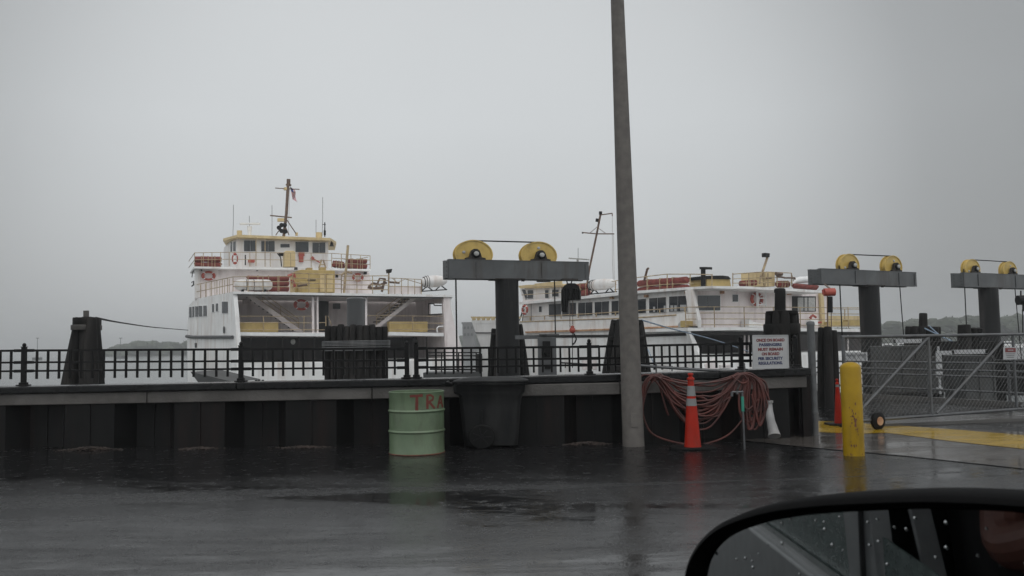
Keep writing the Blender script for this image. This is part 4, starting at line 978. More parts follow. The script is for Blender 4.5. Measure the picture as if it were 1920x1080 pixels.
# far building and masts on the headland
D_ = 330; a = W(867,607,D_); b_ = W(889,650,D_); t = thing('far_building', V(((a.x+b_.x)/2,D_,WZL)), 'faint grey block building beyond the water between the ferries', 'building')
mb = MB(); mb.box(((a.x+b_.x)/2,D_+8,(a.z+WZL)/2), (b_.x-a.x,16,a.z-WZL)); mb.build('wall', 'bldg', t, smooth=0)
mb = MB(); mb.box(((a.x+b_.x)/2,D_+8,a.z+.3), (b_.x-a.x+.6,16.6,.6)); mb.build('roof', 'bldg', t, smooth=0)
for r_ in range(2):
    for k in range(3):
        mb = MB(); mb.box((a.x+.9+k*1.35, D_-.05, a.z-1.6-r_*2.6), (.7,.1,1.0)); mb.build('window', 'container', t, smooth=0)
for px, lab in ((70,'tiny navigation mast on the far water at the left'),(226,'tiny navigation mast on the far water left of the headland')):
    D_ = 420; p = W(px,653,D_); p.z = WZL; tp = W(px,634,D_); t = thing('navigation_mast', p, lab, 'mast', 'far navigation masts')
    mb = MB(); mb.tube([p, V((p.x,p.y,tp.z))], .12, 6); mb.build('pole', 'greysteel', t)
    mb = MB(); mb.box((p.x,p.y,tp.z), (1.5,.3,.3)); mb.box((p.x,p.y,WZL+.4), (3.4,3,1.6)); mb.build('platform', 'greysteel', t, smooth=0)
# ================================================================== FERRY A (left, stern towards us)
def P2(px, D): p = W(px, 600, D); return (p.x, p.y)
S0 = P2(437, 62); S1 = P2(850, 69)
A = Plane(S0, S1)
def sub(pl, off): q = Plane((0,0),(1,0)); q.p = pl.p+pl.n*off; q.d = pl.d; q.n = pl.n; return q
AS = Plane(P2(352, 70.7), S0)                       # port side, flaring out away from the stern
fa = thing('car_ferry', V(((S0[0]+S1[0])/2, (S0[1]+S1[1])/2, WZL)), 'white car ferry with open stern, stairs and tan wheelhouse roof, at left', 'ferry', 'car ferries moored beyond the sea wall')
def PB(name, m_, parent, fn, smooth=0, bevel=0):
    mb = MB(); fn(mb); return mb.build(name, m_, parent, smooth=smooth, bevel=bevel)
def grp(pl, polys, off, th): 
    def f(mb):
        for p in polys: pl.poly(mb, p, off, th)
    return f
# hull
hs = PB('hull_side', 'hull', fa, grp(AS, [[(437,549),(441,593),(443.5,636),(446,760),(353,760),(351,652),(350.5,631),(354,573),(366,561)]], .0, .3))
pane_y = [(354.5,358.5),(360.5,363.5),(365.5,371),(372.5,378.5),(381,387)]
for i,(a,b_) in enumerate(pane_y):
    t0_ = 575.5-.62*i; pane(AS, fa, a, t0_, b_, t0_+19.5, -.03, 0, .8)
for a,b_,y0,y1 in ((397.5,400.5,570,585),(404.5,408,569,583.5),(416,426.5,565.5,587)): pane(AS, fa, a,y0,b_,y1,-.03, 1 if b_-a>6 else 0, .6)
mb = MB(); c = AS.pt(420.5,618.5,-.05); mb.lathe(c, [(.13,0),(.13,.06),(.08,.065)], 16, AS.d*1.0, V((0,0,1)), -AS.n, sy=2); mb.build('fairlead', 'greysteel', hs)
mb = MB(); AS.rect(mb, 365,643,367.5,652,-.06,.08); mb.build('vent', 'black', hs, smooth=0)
mb = MB(); AS.line(mb, [(350,630.5),(362,632),(436,632)], -.1, .13, 10); mb.build('rub_rail', 'greysteel', fa)
# lower hull body behind, with taper to the far end
n_, u_ = A.n, A.d
S0v = V((S0[0],S0[1],0)); S1v = V((S1[0],S1[1],0)); Lf = V((*P2(352,70.7),0))
def hullbox(mb, z0, z1, a, b_):
    q = [S0v+n_*.3+u_*.35, Lf+u_*.35+n_*.25, Lf+n_*22+u_*2.8, Lf+n_*38+u_*7, S1v+n_*44-u_*7, S1v+n_*28-u_*.5, S1v+n_*.3-u_*.3]
    mb.prism([V((p.x,p.y,z0)) for p in q], V((0,0,z1-z0)))
zdeck = A.pt(443,681,0).z
PB('hull_bottom', 'hull', fa, lambda mb: hullbox(mb, -3.2, zdeck, 0, 0))
PB('transom', 'hull', fa, grp(A, [[(443.5,680),(607,680),(760,677),(858,675),(866,760),(443.5,760)]], -.02, .3))
PB('ramp_hinge', 'black', fa, grp(A, [[(478,711),(483,711),(483,716),(478,716)],[(484,712),(488,712),(488,716),(484,716)],[(491,712),(495,712),(495,716),(491,716)]], -.12, .1))
# superstructure mass behind the recess
zmid = A.pt(443,625,0).z; zup = A.pt(437,549,0).z
def body(mb, z0, z1, off0, off1, l=.35, r=.3):
    a = Lf+u_*l; 
    mb.prism([V((p.x,p.y,z0)) for p in (S0v+n_*off0+u_*(l-max(0,(off0/8.5))*0.0), a+n_*.4, a+n_*(off1), S1v-u_*1+n_*off1, S1v+n_*off0-u_*r)], V((0,0,z1-z0)))
REC = 8.2
AR = sub(A, REC)
PB('aft_bulkhead', 'inner', fa, grp(AR, [[(446,552),(784,553),(784,632),(446,632)]], 0, .2))
def blk(mb): 
    q0 = AR.pt(366,600,.25); q1 = AR.pt(776,600,.25)
    mb.prism([V((p.x,p.y,zdeck+.01)) for p in (q0, q0+n_*24+u_*3.2, q1+n_*26, q1)], V((0,0,zup-zdeck-.05)))
PB('deck_house', 'hull', fa, blk)
# decks
z_ = V((0,0,1))
def slab(mb, pl, x0, y0, x1, y1, th_px, dep, off=0):
    a = pl.pt(x0,y0,off); b_ = pl.pt(x1,y1,off); h = (pl.pt(x0,y0,off)-pl.pt(x0,y0+th_px,off)).z
    mb.hexa([a-z_*h, b_-z_*h, b_, a, a+pl.n*dep-z_*h, b_+pl.n*dep-z_*h, b_+pl.n*dep, a+pl.n*dep])
def f(mb):
    slab(mb, A, 437,546.5,849,553,4.5,REC-.02,-.15)
    a = A.pt(437,546.5,-.15); 
    mb.prism([a+A.n*.3, AS.pt(366,560,0), AR.pt(420,556,0)], V((0,0,-.16)))
PB('upper_deck', 'hull', fa, f)
PB('deck_fascia', 'greysteel', fa, lambda mb: slab(mb, A, 441,551.2,846,557.2,2.0,.4,.06))
PB('middle_deck', 'inner', fa, lambda mb: slab(mb, A, 444,623,832,624,7,REC-.02,.15))
PB('deck_edge', 'whiteclean', fa, lambda mb: (slab(mb, A, 444,622.5,609,624.5,6.5,.15,-.05), slab(mb, A, 729,622.2,832,624.3,6.5,.15,-.05)))
# car deck: near-black sheet, the cavity's shade put into its colour
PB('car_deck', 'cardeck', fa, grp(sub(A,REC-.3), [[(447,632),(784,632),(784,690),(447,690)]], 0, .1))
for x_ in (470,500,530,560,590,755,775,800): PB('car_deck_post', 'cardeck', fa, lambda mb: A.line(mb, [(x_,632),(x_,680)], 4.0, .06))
# port inside wall of the recess, starboard wing and inside wall
PW = Plane((S0v.x+u_.x*.3,S0v.y+u_.y*.3),(S0v.x+n_.x+u_.x*.3,S0v.y+n_.y+u_.y*.3))
SW0 = P2(836, 69)
SW = Plane(SW0, (SW0[0]+n_.x, SW0[1]+n_.y))
def swall(polys, th=.14):
    def f(mb):
        for p in polys:
            mb.prism([SW.pt(*q) for q in p], u_*th)
    return f
PB('wing_inner_wall', 'inner', fa, swall([[(774,556),(835,557),(835,569.5),(774,569)],[(774,569),(804.5,569.2),(804.5,590),(774,590)],[(830,569.4),(835,569.5),(835,589),(830,589)],[(774,590),(835,589),(835,680),(774,680)]]))
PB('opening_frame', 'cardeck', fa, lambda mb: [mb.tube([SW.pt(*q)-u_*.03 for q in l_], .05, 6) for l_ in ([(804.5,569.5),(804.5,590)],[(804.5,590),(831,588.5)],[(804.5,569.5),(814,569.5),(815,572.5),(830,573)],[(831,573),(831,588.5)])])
wing = [(832,555),(847,555),(843.5,561),(844,573),(849,596),(856,624),(863,650),(868,690),(870,720),(838,720),(837,676),(834,640),(833,600),(831,577)]
PB('stern_wing', 'inner', fa, grp(A, [wing], .0, .35))
PB('wing_edge', 'hull', fa, lambda mb: A.line(mb, [(847,556),(843.5,561.5),(844,573),(849,596),(856,624),(863,650),(868,690)], .1, .11, 8))
PB('stern_wing', 'hull', fa, grp(A, [[(437,549),(443,553),(441,562),(443,595),(446,640),(446,720),(440,720),(438,600)]], -.03, .5))
# posts, doorway, passage
PB('stanchion', 'inner', fa, grp(A, [[(585,552),(589,552),(589.5,630),(585.5,630)]], .5, .25))
PB('stanchion', 'inner', fa, grp(A, [[(594,552),(597,552),(597.5,632),(594.5,632)]], .3, .2))
PB('stanchion', 'inner', fa, grp(A, [[(683,553),(688.5,553),(688.5,610),(684,610)]], .5, .3))
PB('doorway', 'dark', fa, grp(AR, [[(597,563),(616,563),(616,622),(597,622)]], -.06, .05))
PB('wall_box', 'greysteel', fa, grp(AR, [[(625,569),(638,569),(638,579),(625,579)]], -.2, .2))
PB('wall_box', 'inner', fa, grp(AR, [[(457,557),(471,557),(471,569),(457,569)]], -1.0, .9), bevel=.03)
PB('deck_lamp', 'hub', fa, lambda mb: mb.sphere(A.pt(549.5,641,1.5), .19, 12, 8, (1,.6,1.1)))
PB('bench', 'yellow', fa, grp(A, [[(449,604),(522,604),(522,622.5),(449,622.5)]], .7, .7), bevel=.03)
PB('bench', 'yellow', fa, grp(A, [[(730,603),(802,603),(802,622.5),(730,622.5)]], .7, .7), bevel=.03)
# stairs
def stairs(pts_top, pts_bot, off, steps, rail_h, name='stair', sw=(-5,6), ty=0):
    (x0,y0),(x1,y1) = pts_top, pts_bot
    s = PB(name, 'inner', fa, grp(A, [[(x0+sw[0],y0),(x0+sw[1],y0),(x1+sw[1],y1),(x1+sw[0],y1)]], off-.06, .08))
    PB('stringer', 'inner', s, grp(A, [[(x0-5,y0),(x0+6,y0),(x1+6,y1),(x1-5,y1)]], off+.9, .08))
    def f(mb):
        for i in range(steps):
            k = (i+.5)/steps; x = x0+(x1-x0)*k; y = y0+(y1-y0)*k
            A.poly(mb, [(x-4.5,y-1-ty),(x+4.5,y-1-ty),(x+4.5,y+.9-ty),(x-4.5,y+.9-ty)], off-.02, 1.0)
    PB('tread', 'dark', s, f)
    def g(mb):
        for k in (rail_h, rail_h*.66, rail_h*.33): A.line(mb, [(x0,y0-k),(x1,y1-k)], off, .03)
        for k in (.3,.65,1.0): x = x0+(x1-x0)*k; y = y0+(y1-y0)*k; A.line(mb, [(x,y-rail_h),(x,y)], off, .03)
    PB('hand_rail', 'tanrail', s, g)
stairs((464,553),(560,622), 3.2, 12, 24, sw=(-6,9))
stairs((774,560),(706,613), 2.2, 10, 24, sw=(-4,7), ty=7)
def f(mb):
    A.line(mb, [(441,593),(585,593)], .3, .025); A.line(mb, [(443,605),(585,605.5)], .3, .03); A.line(mb, [(443,618),(609,618.5)], .3, .03)
    A.line(mb, [(494,592),(494,623)], .3, .035); A.line(mb, [(570,592),(570,623)], .3, .03)
    A.line(mb, [(688,592),(832,593)], .3, .025); A.line(mb, [(729,606),(832,606)], .3, .03); A.line(mb, [(729,618),(832,617)], .3, .03); A.line(mb, [(774,592),(774,623)], .3, .035)
    A.line(mb, [(598,605),(611,605)], .3, .03); A.line(mb, [(611,592),(611,624)], .3, .04); A.line(mb, [(615,592),(622,611)], .6, .03)
PB('middle_rail', 'tanrail', fa, f)
PB('bent_rail', 'whiteclean', fa, lambda mb: A.line(mb, [(820,623),(819,616),(822,612.5),(831,612)], .1, .06, 8))
A.ring('life_ring', 565,571.5,13,10.5, 2.6, 'red and white life ring under the deck beside the left stairs of the white ferry', 'life rings on the ferries')
# block under the bridge
bw = PB('bridge_deck_wall', 'inner', fa, grp(AR, [[(366,503),(690,505),(694,520),(697,533),(697,552),(366,562)]], .2, .2))
PB('wall_edge', 'hull', fa, grp(AR, [[(365,503),(375,503),(375,557),(365,560)]], .1, .12))
PB('bridge_block', 'hull', fa, lambda mb: (lambda q0,q1: mb.prism([V((p.x,p.y,zup-.3)) for p in (q0,q0+n_*16+u_*2.2,q1+n_*18,q1)], V((0,0,AR.pt(500,505).z-zup+.28))))(AR.pt(367,600,.45), AR.pt(694,600,.45)))
PB('wall_fitting', 'black', fa, grp(AR, [[(377,503),(379,503),(379,508),(377,508)],[(481,504),(484,504),(484,508),(481,508)],[(630,515),(634,515),(634,520),(630,520)],[(652,507),(660,507),(660,511),(652,511)],[(683,509),(688,509),(688,514),(683,514)]], -.05, .2))
mb = MB(); AR.line(mb, [(364,508),(361,510),(360,520)], .2, .04); AR.line(mb, [(359,530),(363,527),(363,534),(359,537)], .2, .06); mb.build('side_lamp', 'black', fa)
AR.ring('life_ring', 391,517,11.5,9, -.1, 'red life ring on the wall below the bridge of the white ferry, leftmost ring', 'life rings on the ferries')
AR.ring('life_ring', 671,520,10,8, -.1, 'orange life ring behind the stern deck rails, rightmost on the left ferry', 'life rings on the ferries')
# bridge deck
B2 = sub(A, REC-1.0)
PB('bridge_deck', 'hull', fa, lambda mb: slab(mb, B2, 364,499.5,695,504.5,3.6,5,0))
mb = MB(); B2.rail(mb, 365,474,500,430,473,499,4,2,.1,.028); B2.rail(mb, 430,473,499,622,475,502,5,2,.05,.026); B2.rail(mb, 622,475,502,694,479.5,504,4,3,.1,.03)
q = B2.pt(365,474,.1); mb.tube([q, q+n_*7], .03, 6); q = B2.pt(365,487,.1); mb.tube([q, q+n_*7], .03, 6)
B2.line(mb, [(480,445),(480,499)], .0, .035); B2.line(mb, [(497,447),(497,500)], .0, .035); B2.line(mb, [(640,485),(660,488),(690,482)], .8, .03)
mb.build('bridge_rail', 'tanrail', fa)
# wheelhouse
WH = sub(A, REC+1.6)
PB('wheelhouse', 'white', fa, lambda mb: (lambda a,b_,c_,zt_,zb_: mb.prism([V((p.x,p.y,zb_)) for p in (a,b_,b_+n_*5,c_+n_*5,c_)], V((0,0,zt_-zb_))))(WH.pt(445,600), WH.pt(616,600), WH.pt(430,600,2.2), WH.pt(530,450).z, WH.pt(530,503).z))
for x0,y0,x1,y1,nb in ((457.5,451,480.5,471,1),(490,452,515,471.5,1),(526,457.5,543,464,0),(554,453.5,578.5,472.5,0),(586,455,610,474,1)): pane(WH, fa, x0,y0,x1,y1,-.04, nb)
wl0 = WH.pt(430,600,2.2); wl1 = WH.pt(445,600); WL_ = Plane((wl0.x,wl0.y),(wl1.x,wl1.y))
pane(WL_, fa, 432,454,434.5,472,-.05); pane(WL_, fa, 437,453,441,471,-.05)
def roof(mb):
    zt_ = WH.pt(530,442.5).z; zb_ = WH.pt(530,450.5).z; zm = zb_+.06
    rim = [WH.pt(444,600,-1.0), WH.pt(620,600,-1.0), WH.pt(631,600,1.5), WH.pt(628,600,6.4), WH.pt(425,600,6.4), WH.pt(417.5,600,2.0)]
    top = [WH.pt(449,600,.2), WH.pt(607,600,.2), WH.pt(613,600,1.5), WH.pt(611,600,5.4), WH.pt(445,600,5.4), WH.pt(442,600,2.0)]
    vs = [V((p.x,p.y,zb_)) for p in rim]+[V((p.x,p.y,zb_+.22)) for p in rim]+[V((p.x,p.y,zt_)) for p in top]
    fs = [tuple(range(5,-1,-1)), tuple(range(12,18))]
    for l_ in (0,6):
        for j in range(6): fs.append((l_+j,l_+(j+1)%6,l_+6+(j+1)%6,l_+6+j))
    mb.add(vs, fs)
PB('wheelhouse_roof', 'tan', fa, roof)
PB('tan_locker', 'tan', fa, grp(B2, [[(533,473),(536,470),(551,470),(554,473),(554,500),(533,500)]], .4, .8), bevel=.03)
PB('deck_gear', 'black', fa, lambda mb: (B2.line(mb, [(520,475),(526,482),(528,500)], .3, .05), B2.line(mb, [(529,474),(529,480)], .3, .12), B2.line(mb, [(525,474),(525,480)], .3, .12), B2.line(mb, [(460,478),(460,497)], .4, .05)))
PB('fire_axe_rack', 'ringred', fa, lambda mb: (WH.line(mb, [(586,485),(602,493)], -.2, .06), WH.poly(mb, [(582,484),(586,480),(590,484),(586,488)], -.25, .1)))
PB('red_locker', 'ringred', fa, lambda mb: (WH.rect(mb, 560,473,571,480,-.25,.2), WH.rect(mb, 561,480,569,491,-.25,.2)))
PB('red_cover', 'ringred', fa, lambda mb: WH.rect(mb, 466,486,478,492,-.6,.4), bevel=.05)
PB('tan_ladder', 'tanrail', fa, lambda mb: (B2.line(mb, [(603,487),(598,503)], .2,.07), B2.line(mb, [(606,487),(611,503)], .2,.07), B2.line(mb, [(600,496),(609,496)], .2,.05)))
B2.ring('life_ring', 440.5,485,5.2,11, .5, 'narrow orange life ring at the left corner of the wheelhouse', 'life rings on the ferries')
# roof gear
RZ = sub(A, REC+3.4)
PB('mast', 'maststeel', fa, lambda mb: (RZ.line(mb, [(532,443),(537,400),(540.5,340)], 0, .13, 10), RZ.line(mb, [(541,336),(541,345)], 0, .17, 8), RZ.line(mb, [(516,352.5),(529,353.5),(561.5,355)], 0, .045), RZ.line(mb, [(506.5,404),(547,408)], 0, .06), RZ.line(mb, [(537,411),(555,438)], 0, .045), RZ.line(mb, [(528,425),(517,441)], .4, .045), RZ.line(mb, [(535,425),(542,441)], .4, .045), RZ.line(mb, [(536,346),(545,347)], 0, .08), RZ.line(mb, [(544,349),(545.5,346)], 0, .07)))
PB('mast_lamps', 'tan', fa, lambda mb: (RZ.rect(mb, 521,409,533,415,-.1,.3), RZ.rect(mb, 533,351,538,356,-.1,.3)))
PB('horn_cluster', 'black', fa, lambda mb: [mb.lathe(RZ.pt(x_,y_,-.2), [(.05,.3),(.09,.1),(.2,0),(.17,-.02)], 12, RZ.d, z_, RZ.n) for x_,y_ in ((523,427),(528,422),(534,422),(528,433),(535,434))])
PB('halyard', 'maststeel', fa, lambda mb: (RZ.line(mb, [(543,352),(542,395),(541,441)], 0, .012, 4),))
mb = MB(); RZ.line(mb, [(468,442),(468,432)], 0, .16, 12); RZ.line(mb, [(468,432),(468,424)], 0, .2, 12); RZ.rect(mb, 450,417.5,488,420.5,-.05,.25); mb.build('radar', 'whiteclean', fa)
mb = MB(); RZ.line(mb, [(449,442),(449,432.5)], .2, .22, 14); mb.build('roof_dome', 'tan', fa)
mb = MB(); RZ.line(mb, [(598,446),(598,436)], .2, .28, 14); mb.build('roof_dome', 'tan', fa)
mb = MB(); RZ.line(mb, [(556,442),(556,436)], .2, .12, 12); mb.build('roof_light', 'tan', fa)
for px, y0, y1, lean in ((437.5,384,445,1),(510,385,442,0),(605,370,443,1),(592.5,412,442,0),(467.5,405,424,0)):
    mb = MB(); RZ.line(mb, [(px-lean,y1),(px,(y0+y1)/2),(px,y0)], .5, .022, 5); mb.build('whip_antenna', 'pipe', fa)
mb = MB(); RZ.line(mb, [(609,417),(609,444)], .2, .05); RZ.line(mb, [(605,421),(611,421)], .2, .03); RZ.line(mb, [(609,432),(609,441)], .2, .1); mb.build('small_mast', 'black', fa)
mb = MB(); c = WH.pt(622,459,-.6); mb.lathe(c, [(.02,.25),(.12,.2),(.14,0),(.22,-.12),(.2,-.13)], 14); mb.tube([c+z_*.2, WH.pt(622,452,-.6)], .03, 6); mb.build('bell', 'black', fa)
# flag
fg = []
def flagstrip(mb, a0, a1, b0_, b1_):
    N_ = 10; vs = []
    for i in range(N_+1):
        for j, s_ in enumerate((a0, a1)):
            k = i/N_; kk = b0_+(b1_-b0_)*k
            x = 543.5+kk*5.5+s_*8+math.sin(kk*7)*1.2*s_; y = 350+kk*23+s_*5-math.sin(kk*5)*1.2
            vs.append(RZ.pt(x, y, .25*math.sin(kk*9+s_*3)))
    mb.add(vs, [(2*i,2*i+2,2*i+3,2*i+1) for i in range(N_)])
mb = MB()
for i in range(0,9,2): flagstrip(mb, i/9, (i+1)/9, .0 if i > 4 else .42, 1)
fl = mb.build('national_flag', 'flagred', smooth=60, recalc=False); tag(fl, 'small striped red and white flag drooping from the ferry mast', 'flag')
mb = MB()
for i in range(1,9,2): flagstrip(mb, i/9, (i+1)/9, .0 if i > 4 else .42, 1)
o = mb.build('white_stripes', 'flagwhite', smooth=60, recalc=False, parent=fl)
mb = MB(); flagstrip(mb, 0, 5/9, 0, .42); mb.build('canton', 'flagblue', smooth=60, recalc=False, parent=fl)
# upper (sun) deck gear
mb = MB()
AS.rail(mb, 366.5,534,561,437,519,547,7,2,.0,.028)
A.rail(mb, 437,519,546,549,518,548,4,3,.1,.03)
A.rail(mb, 549,512,549,640,515,550,3,4,.1,.035); A.rail(mb, 640,518,550,728,517,552,3,4,.1,.035); A.rail(mb, 728,521,552,790,524,553,5,2,.1,.03)
A.line(mb, [(735,521),(745,530),(760,523),(790,532)], .3, .03)
mb.build('deck_rail', 'tanrail', fa)
PB('tan_bulwark', 'inner', fa, grp(A, [[(729,536),(790,536.5),(790,551),(729,550.5)]], .6, .1))
def sg_(mb): 
    for k in range(8): AS.line(mb, [(367+k*9, 536-k*1.9),(367+k*9, 561-k*1.7)], -.02, .02)
PB('guard_netting', 'tanrail', fa, sg_)
PB('engine_casing', 'yellow', fa, grp(A, [[(557,507.5),(566,505.5),(628,507),(628,549),(553,548),(553,513)]], 2.2, 2.2), bevel=.04)
PB('casing_vent', 'cardeck', fa, grp(A, [[(577,524),(592,524),(592,526),(577,526)],[(552,501),(558,501),(558,506),(552,506)]], 2.12, .1))
PB('casing_door', 'tan', fa, grp(A, [[(600,516),(611,516),(611,547),(600,547)]], 2.14, .08))
PB('casing_door', 'tan', fa, grp(A, [[(613,516),(624,516),(624,547),(613,547)]], 2.14, .08))
PB('casing_locker', 'yellow', fa, grp(A, [[(562,527),(596,529),(596,549),(562,549)]], 1.4, .7), bevel=.04)
PB('casing_top', 'yellow', fa, grp(A, [[(576,502),(586,502),(586,506.5),(576,506.5)],[(601,501),(611,501),(611,506.5),(601,506.5)]], 2.8, .8))
PB('deck_winch', 'maststeel', fa, lambda mb: (A.line(mb, [(692,536),(700,531),(712,534),(725,530)], .8,.1), A.line(mb, [(705,538),(712,522),(721,523)], .8,.08), A.line(mb, [(716,547),(722,522)], .8,.1), A.line(mb, [(690,538),(700,541),(716,539)], .8,.13)))
PB('boat_hook', 'maststeel', fa, lambda mb: A.line(mb, [(730,529),(749,530.5)], .8,.09))
PB('boat_hook', 'maststeel', fa, lambda mb: A.line(mb, [(558,536),(576,534)], .6,.1))
PB('davit_post', 'tanrail', fa, lambda mb: (A.line(mb, [(652.5,460),(650,490),(645,549)], 1.2, .10, 10), A.line(mb, [(640,516),(648,509),(660,512)], 1.2, .09)))
mb = MB(); A.line(mb, [(728.5,553),(729,511)], .2, .06, 8); mb.build('lamp_pole', 'tanrail', fa)
mb = MB(); A.poly(mb, [(726,505),(735.5,504),(734,511),(727.5,512)], .0, .45); mb.build('floodlight', 'black', fa)
# things resting on the decks
def canister(pl, x0, x1, yc, r, off, label, group, ends=.35):
    a = pl.pt(x0,yc,off); b_ = pl.pt(x1,yc,off); dr = (b_-a); Ln = dr.length; u = dr/Ln
    t = thing('liferaft_canister', a+dr*.5-z_*r, label, 'life raft', group)
    mb = MB(); mb.tube([a, a+u*ends*.25, a+u*ends*.6, a+u*ends*1.1, b_-u*ends*1.1, b_-u*ends*.6, b_-u*ends*.25, b_], [r*.55,r*.78,r*.93,r,r,r*.93,r*.78,r*.55], 24); mb.build('shell', 'white', t)
    for k in (.3,.5,.74):
        mb = MB(); mb.tube([a+dr*(k-.008), a+dr*(k+.008)], r*1.03, 24); mb.build('strap', 'black', t)
    mb = MB(); 
    for k in (.2,.8): mb.box(a+dr*k-z_*(r*1.05), (.15,r*1.6,r*.35), math.atan2(u.y,u.x))
    mb.build('cradle', 'black', t, smooth=0)
    return t
canister(A, 440.5,510,534.3,.41,.55, 'fat white life raft canister on the stern rail of the left ferry', 'life raft canisters')
def redroll(pl, x0, y0, x1, y1, r, off, label, n=2, name='rescue_float', gap=1.5):
    a = pl.pt(x0,y0,off); b_ = pl.pt(x1,y1,off); mb = MB()
    t = thing(name, (a+b_)/2-z_*r*(2*n-1), label, 'covered float', 'red covered rescue floats')
    for i in range(n):
        mb = MB(); q = [a+(b_-a)*k-z_*(r*2.0*i)+V((0,0,random.uniform(-.02,.02))) for k in (0,.01,.03,.2,.4,.6,.8,.97,.99,1)]
        mb.tube(q, [r*.5,r*.8,r*.97,r,r*.97,r,r*.98,r*.97,r*.8,r*.5], 14); mb.build('float_roll', 'red', t)
    for k in (.25,.5,.75):
        mb = MB(); c = a+(b_-a)*k-z_*(r*(n-1)); mb.box(c, (.05,r*2.12,r*2*n+.02), math.atan2((b_-a).y,(b_-a).x)); mb.build('lashing', 'tanrail', t, smooth=0)
redroll(A, 463,521.5,542,523,.2, 1.4, 'long red covered float behind the white canister on the stern deck', 3)
redroll(B2, 364.5,486,415,486,.24, 1.0, 'red covered float on the bridge deck left of the wheelhouse', 2)
redroll(B2, 650,489.5,688,490.5,.22, .6, 'red covered float on the bridge deck right of the wheelhouse', 2)
redroll(B2, 624,495,645,497,.3, 1.2, 'dark rolled float beside the wheelhouse, left of the tall davit', 1)
def pod(pl, pts, off, label, extra=True):
    """lozenge shaped rescue canister: outline -> lathed long body"""
    (x0,y0),(x1,y1), rpx = pts; a = pl.pt(x0,y0,off); b_ = pl.pt(x1,y1,off); r = rpx*a.y/1600; dr = b_-a
    t = thing('rescue_pod', (a+b_)/2-z_*r*1.5, label, 'rescue pod', 'white rescue pods on cradles')
    mb = MB(); mb.tube([a+dr*k for k in (0,.04,.16,.35,.6,.82,.95,1)], [r*.35,r*.62,r*.9,r,r*.98,r*.8,r*.48,r*.2], 22); mb.build('shell', 'white', t)
    mb = MB(); c = a+dr*.45
    for k in (.08,.16,.24): mb.tube([a+dr*k-dr*.008, a+dr*k+dr*.008], r*(1.0 if k>.1 else .86), 16)
    mb.build('strap', 'black', t)
    mb = MB(); u = dr.normalized()
    for k in (.2,.75):
        q = a+dr*k; mb.tube([q-z_*r*.7, q-z_*r*1.55+u*.5], .05, 6); mb.tube([q-z_*r*.7, q-z_*r*1.55-u*.5], .05, 6)
    mb.tube([a+dr*.0-z_*r*1.5, a+dr*1-z_*r*1.5], .05, 6); mb.tube([a-z_*r*1.6, a+z_*r*.3], .06, 6); mb.build('cradle', 'black', t)
    return t
pod(A, ((791,529),(838,526),11.5), .5, 'white pointed rescue pod on the right stern corner of the left ferry')
mb = MB(); A.line(mb, [(540,518),(551,514)], .5, .14); A.line(mb, [(547,524),(553,538)], .5, .13); A.line(mb, [(549,512),(552,522)], .5, .16)
tag(mb.build('life_vest', 'ringred'), 'bundle of red life vests hung at the rail left of the yellow casing', 'life vest')
# floating things under the stern
PB('float_dock', 'container', None, lambda mb: (lambda a,b_,c_: mb.prism([a,b_,c_], V((.6,2.5,0))))(W(357,697,40), W(437,716,40), W(372,718,40)))
tag(bpy.data.objects['float_dock'], 'grey wedge shaped ramp float just behind the railing under the left ferry', 'float')
t = thing('gangway', V((W(840,700,24).x,24,WZL)), 'grey gangway frame with thin rails between the dolphin and the nearest tower', 'gangway')
def f(mb):
    for y_ in (661,667): mb.tube([W(800,y_,24), W(902,y_,24)], .02, 6)
    mb.tube([W(806,692,24), W(895,693,24)], .03, 6)
    for x_ in (802,828,860,893,900): mb.tube([W(x_,661,24), W(x_,705,24)], .022, 6)
    mb.box(W(899,680,24), (.16,.12,.5))
PB('gangway_rail', 'pylon', t, f); PB('walkway', 'container', t, lambda mb: mb.box(W(850,702,24.5), (1.6,1.2,.16))); PB('leg', 'pylon', t, lambda mb: mb.tube([W(899,690,24), V((W(899,690,24).x,24,-3.5))], .07, 8))
t = thing('work_skiff', V((W(1140,690,30).x, 30, WZL)), 'low white work barge with grey fittings behind the railing, right of centre', 'barge')
def f(mb):
    q = [W(1042,694,29), W(1300,696,27), W(1345,688,31), W(1060,676,34)]; mb.prism([V((p.x,p.y,WZL+.75)) for p in q], V((0,0,-1.2)))
PB('hull', 'whiteclean', t, f)
PB('rail', 'pylon', t, lambda mb: (mb.tube([W(1050,680,29.5), W(1150,686,28.5), W(1290,690,27.5)], .03, 6), [mb.tube([W(x_,680+k*1.5,29-k*.3), W(x_,690+k*1.5,29-k*.3)], .02, 6) for k, x_ in enumerate((1060,1110,1160,1210,1260))]))
PB('deck_box', 'inner', t, lambda mb: (mb.box(W(1105,683,31), (.5,.4,.4)), mb.box(W(1172,686,30), (.6,.4,.3))), bevel=.02)

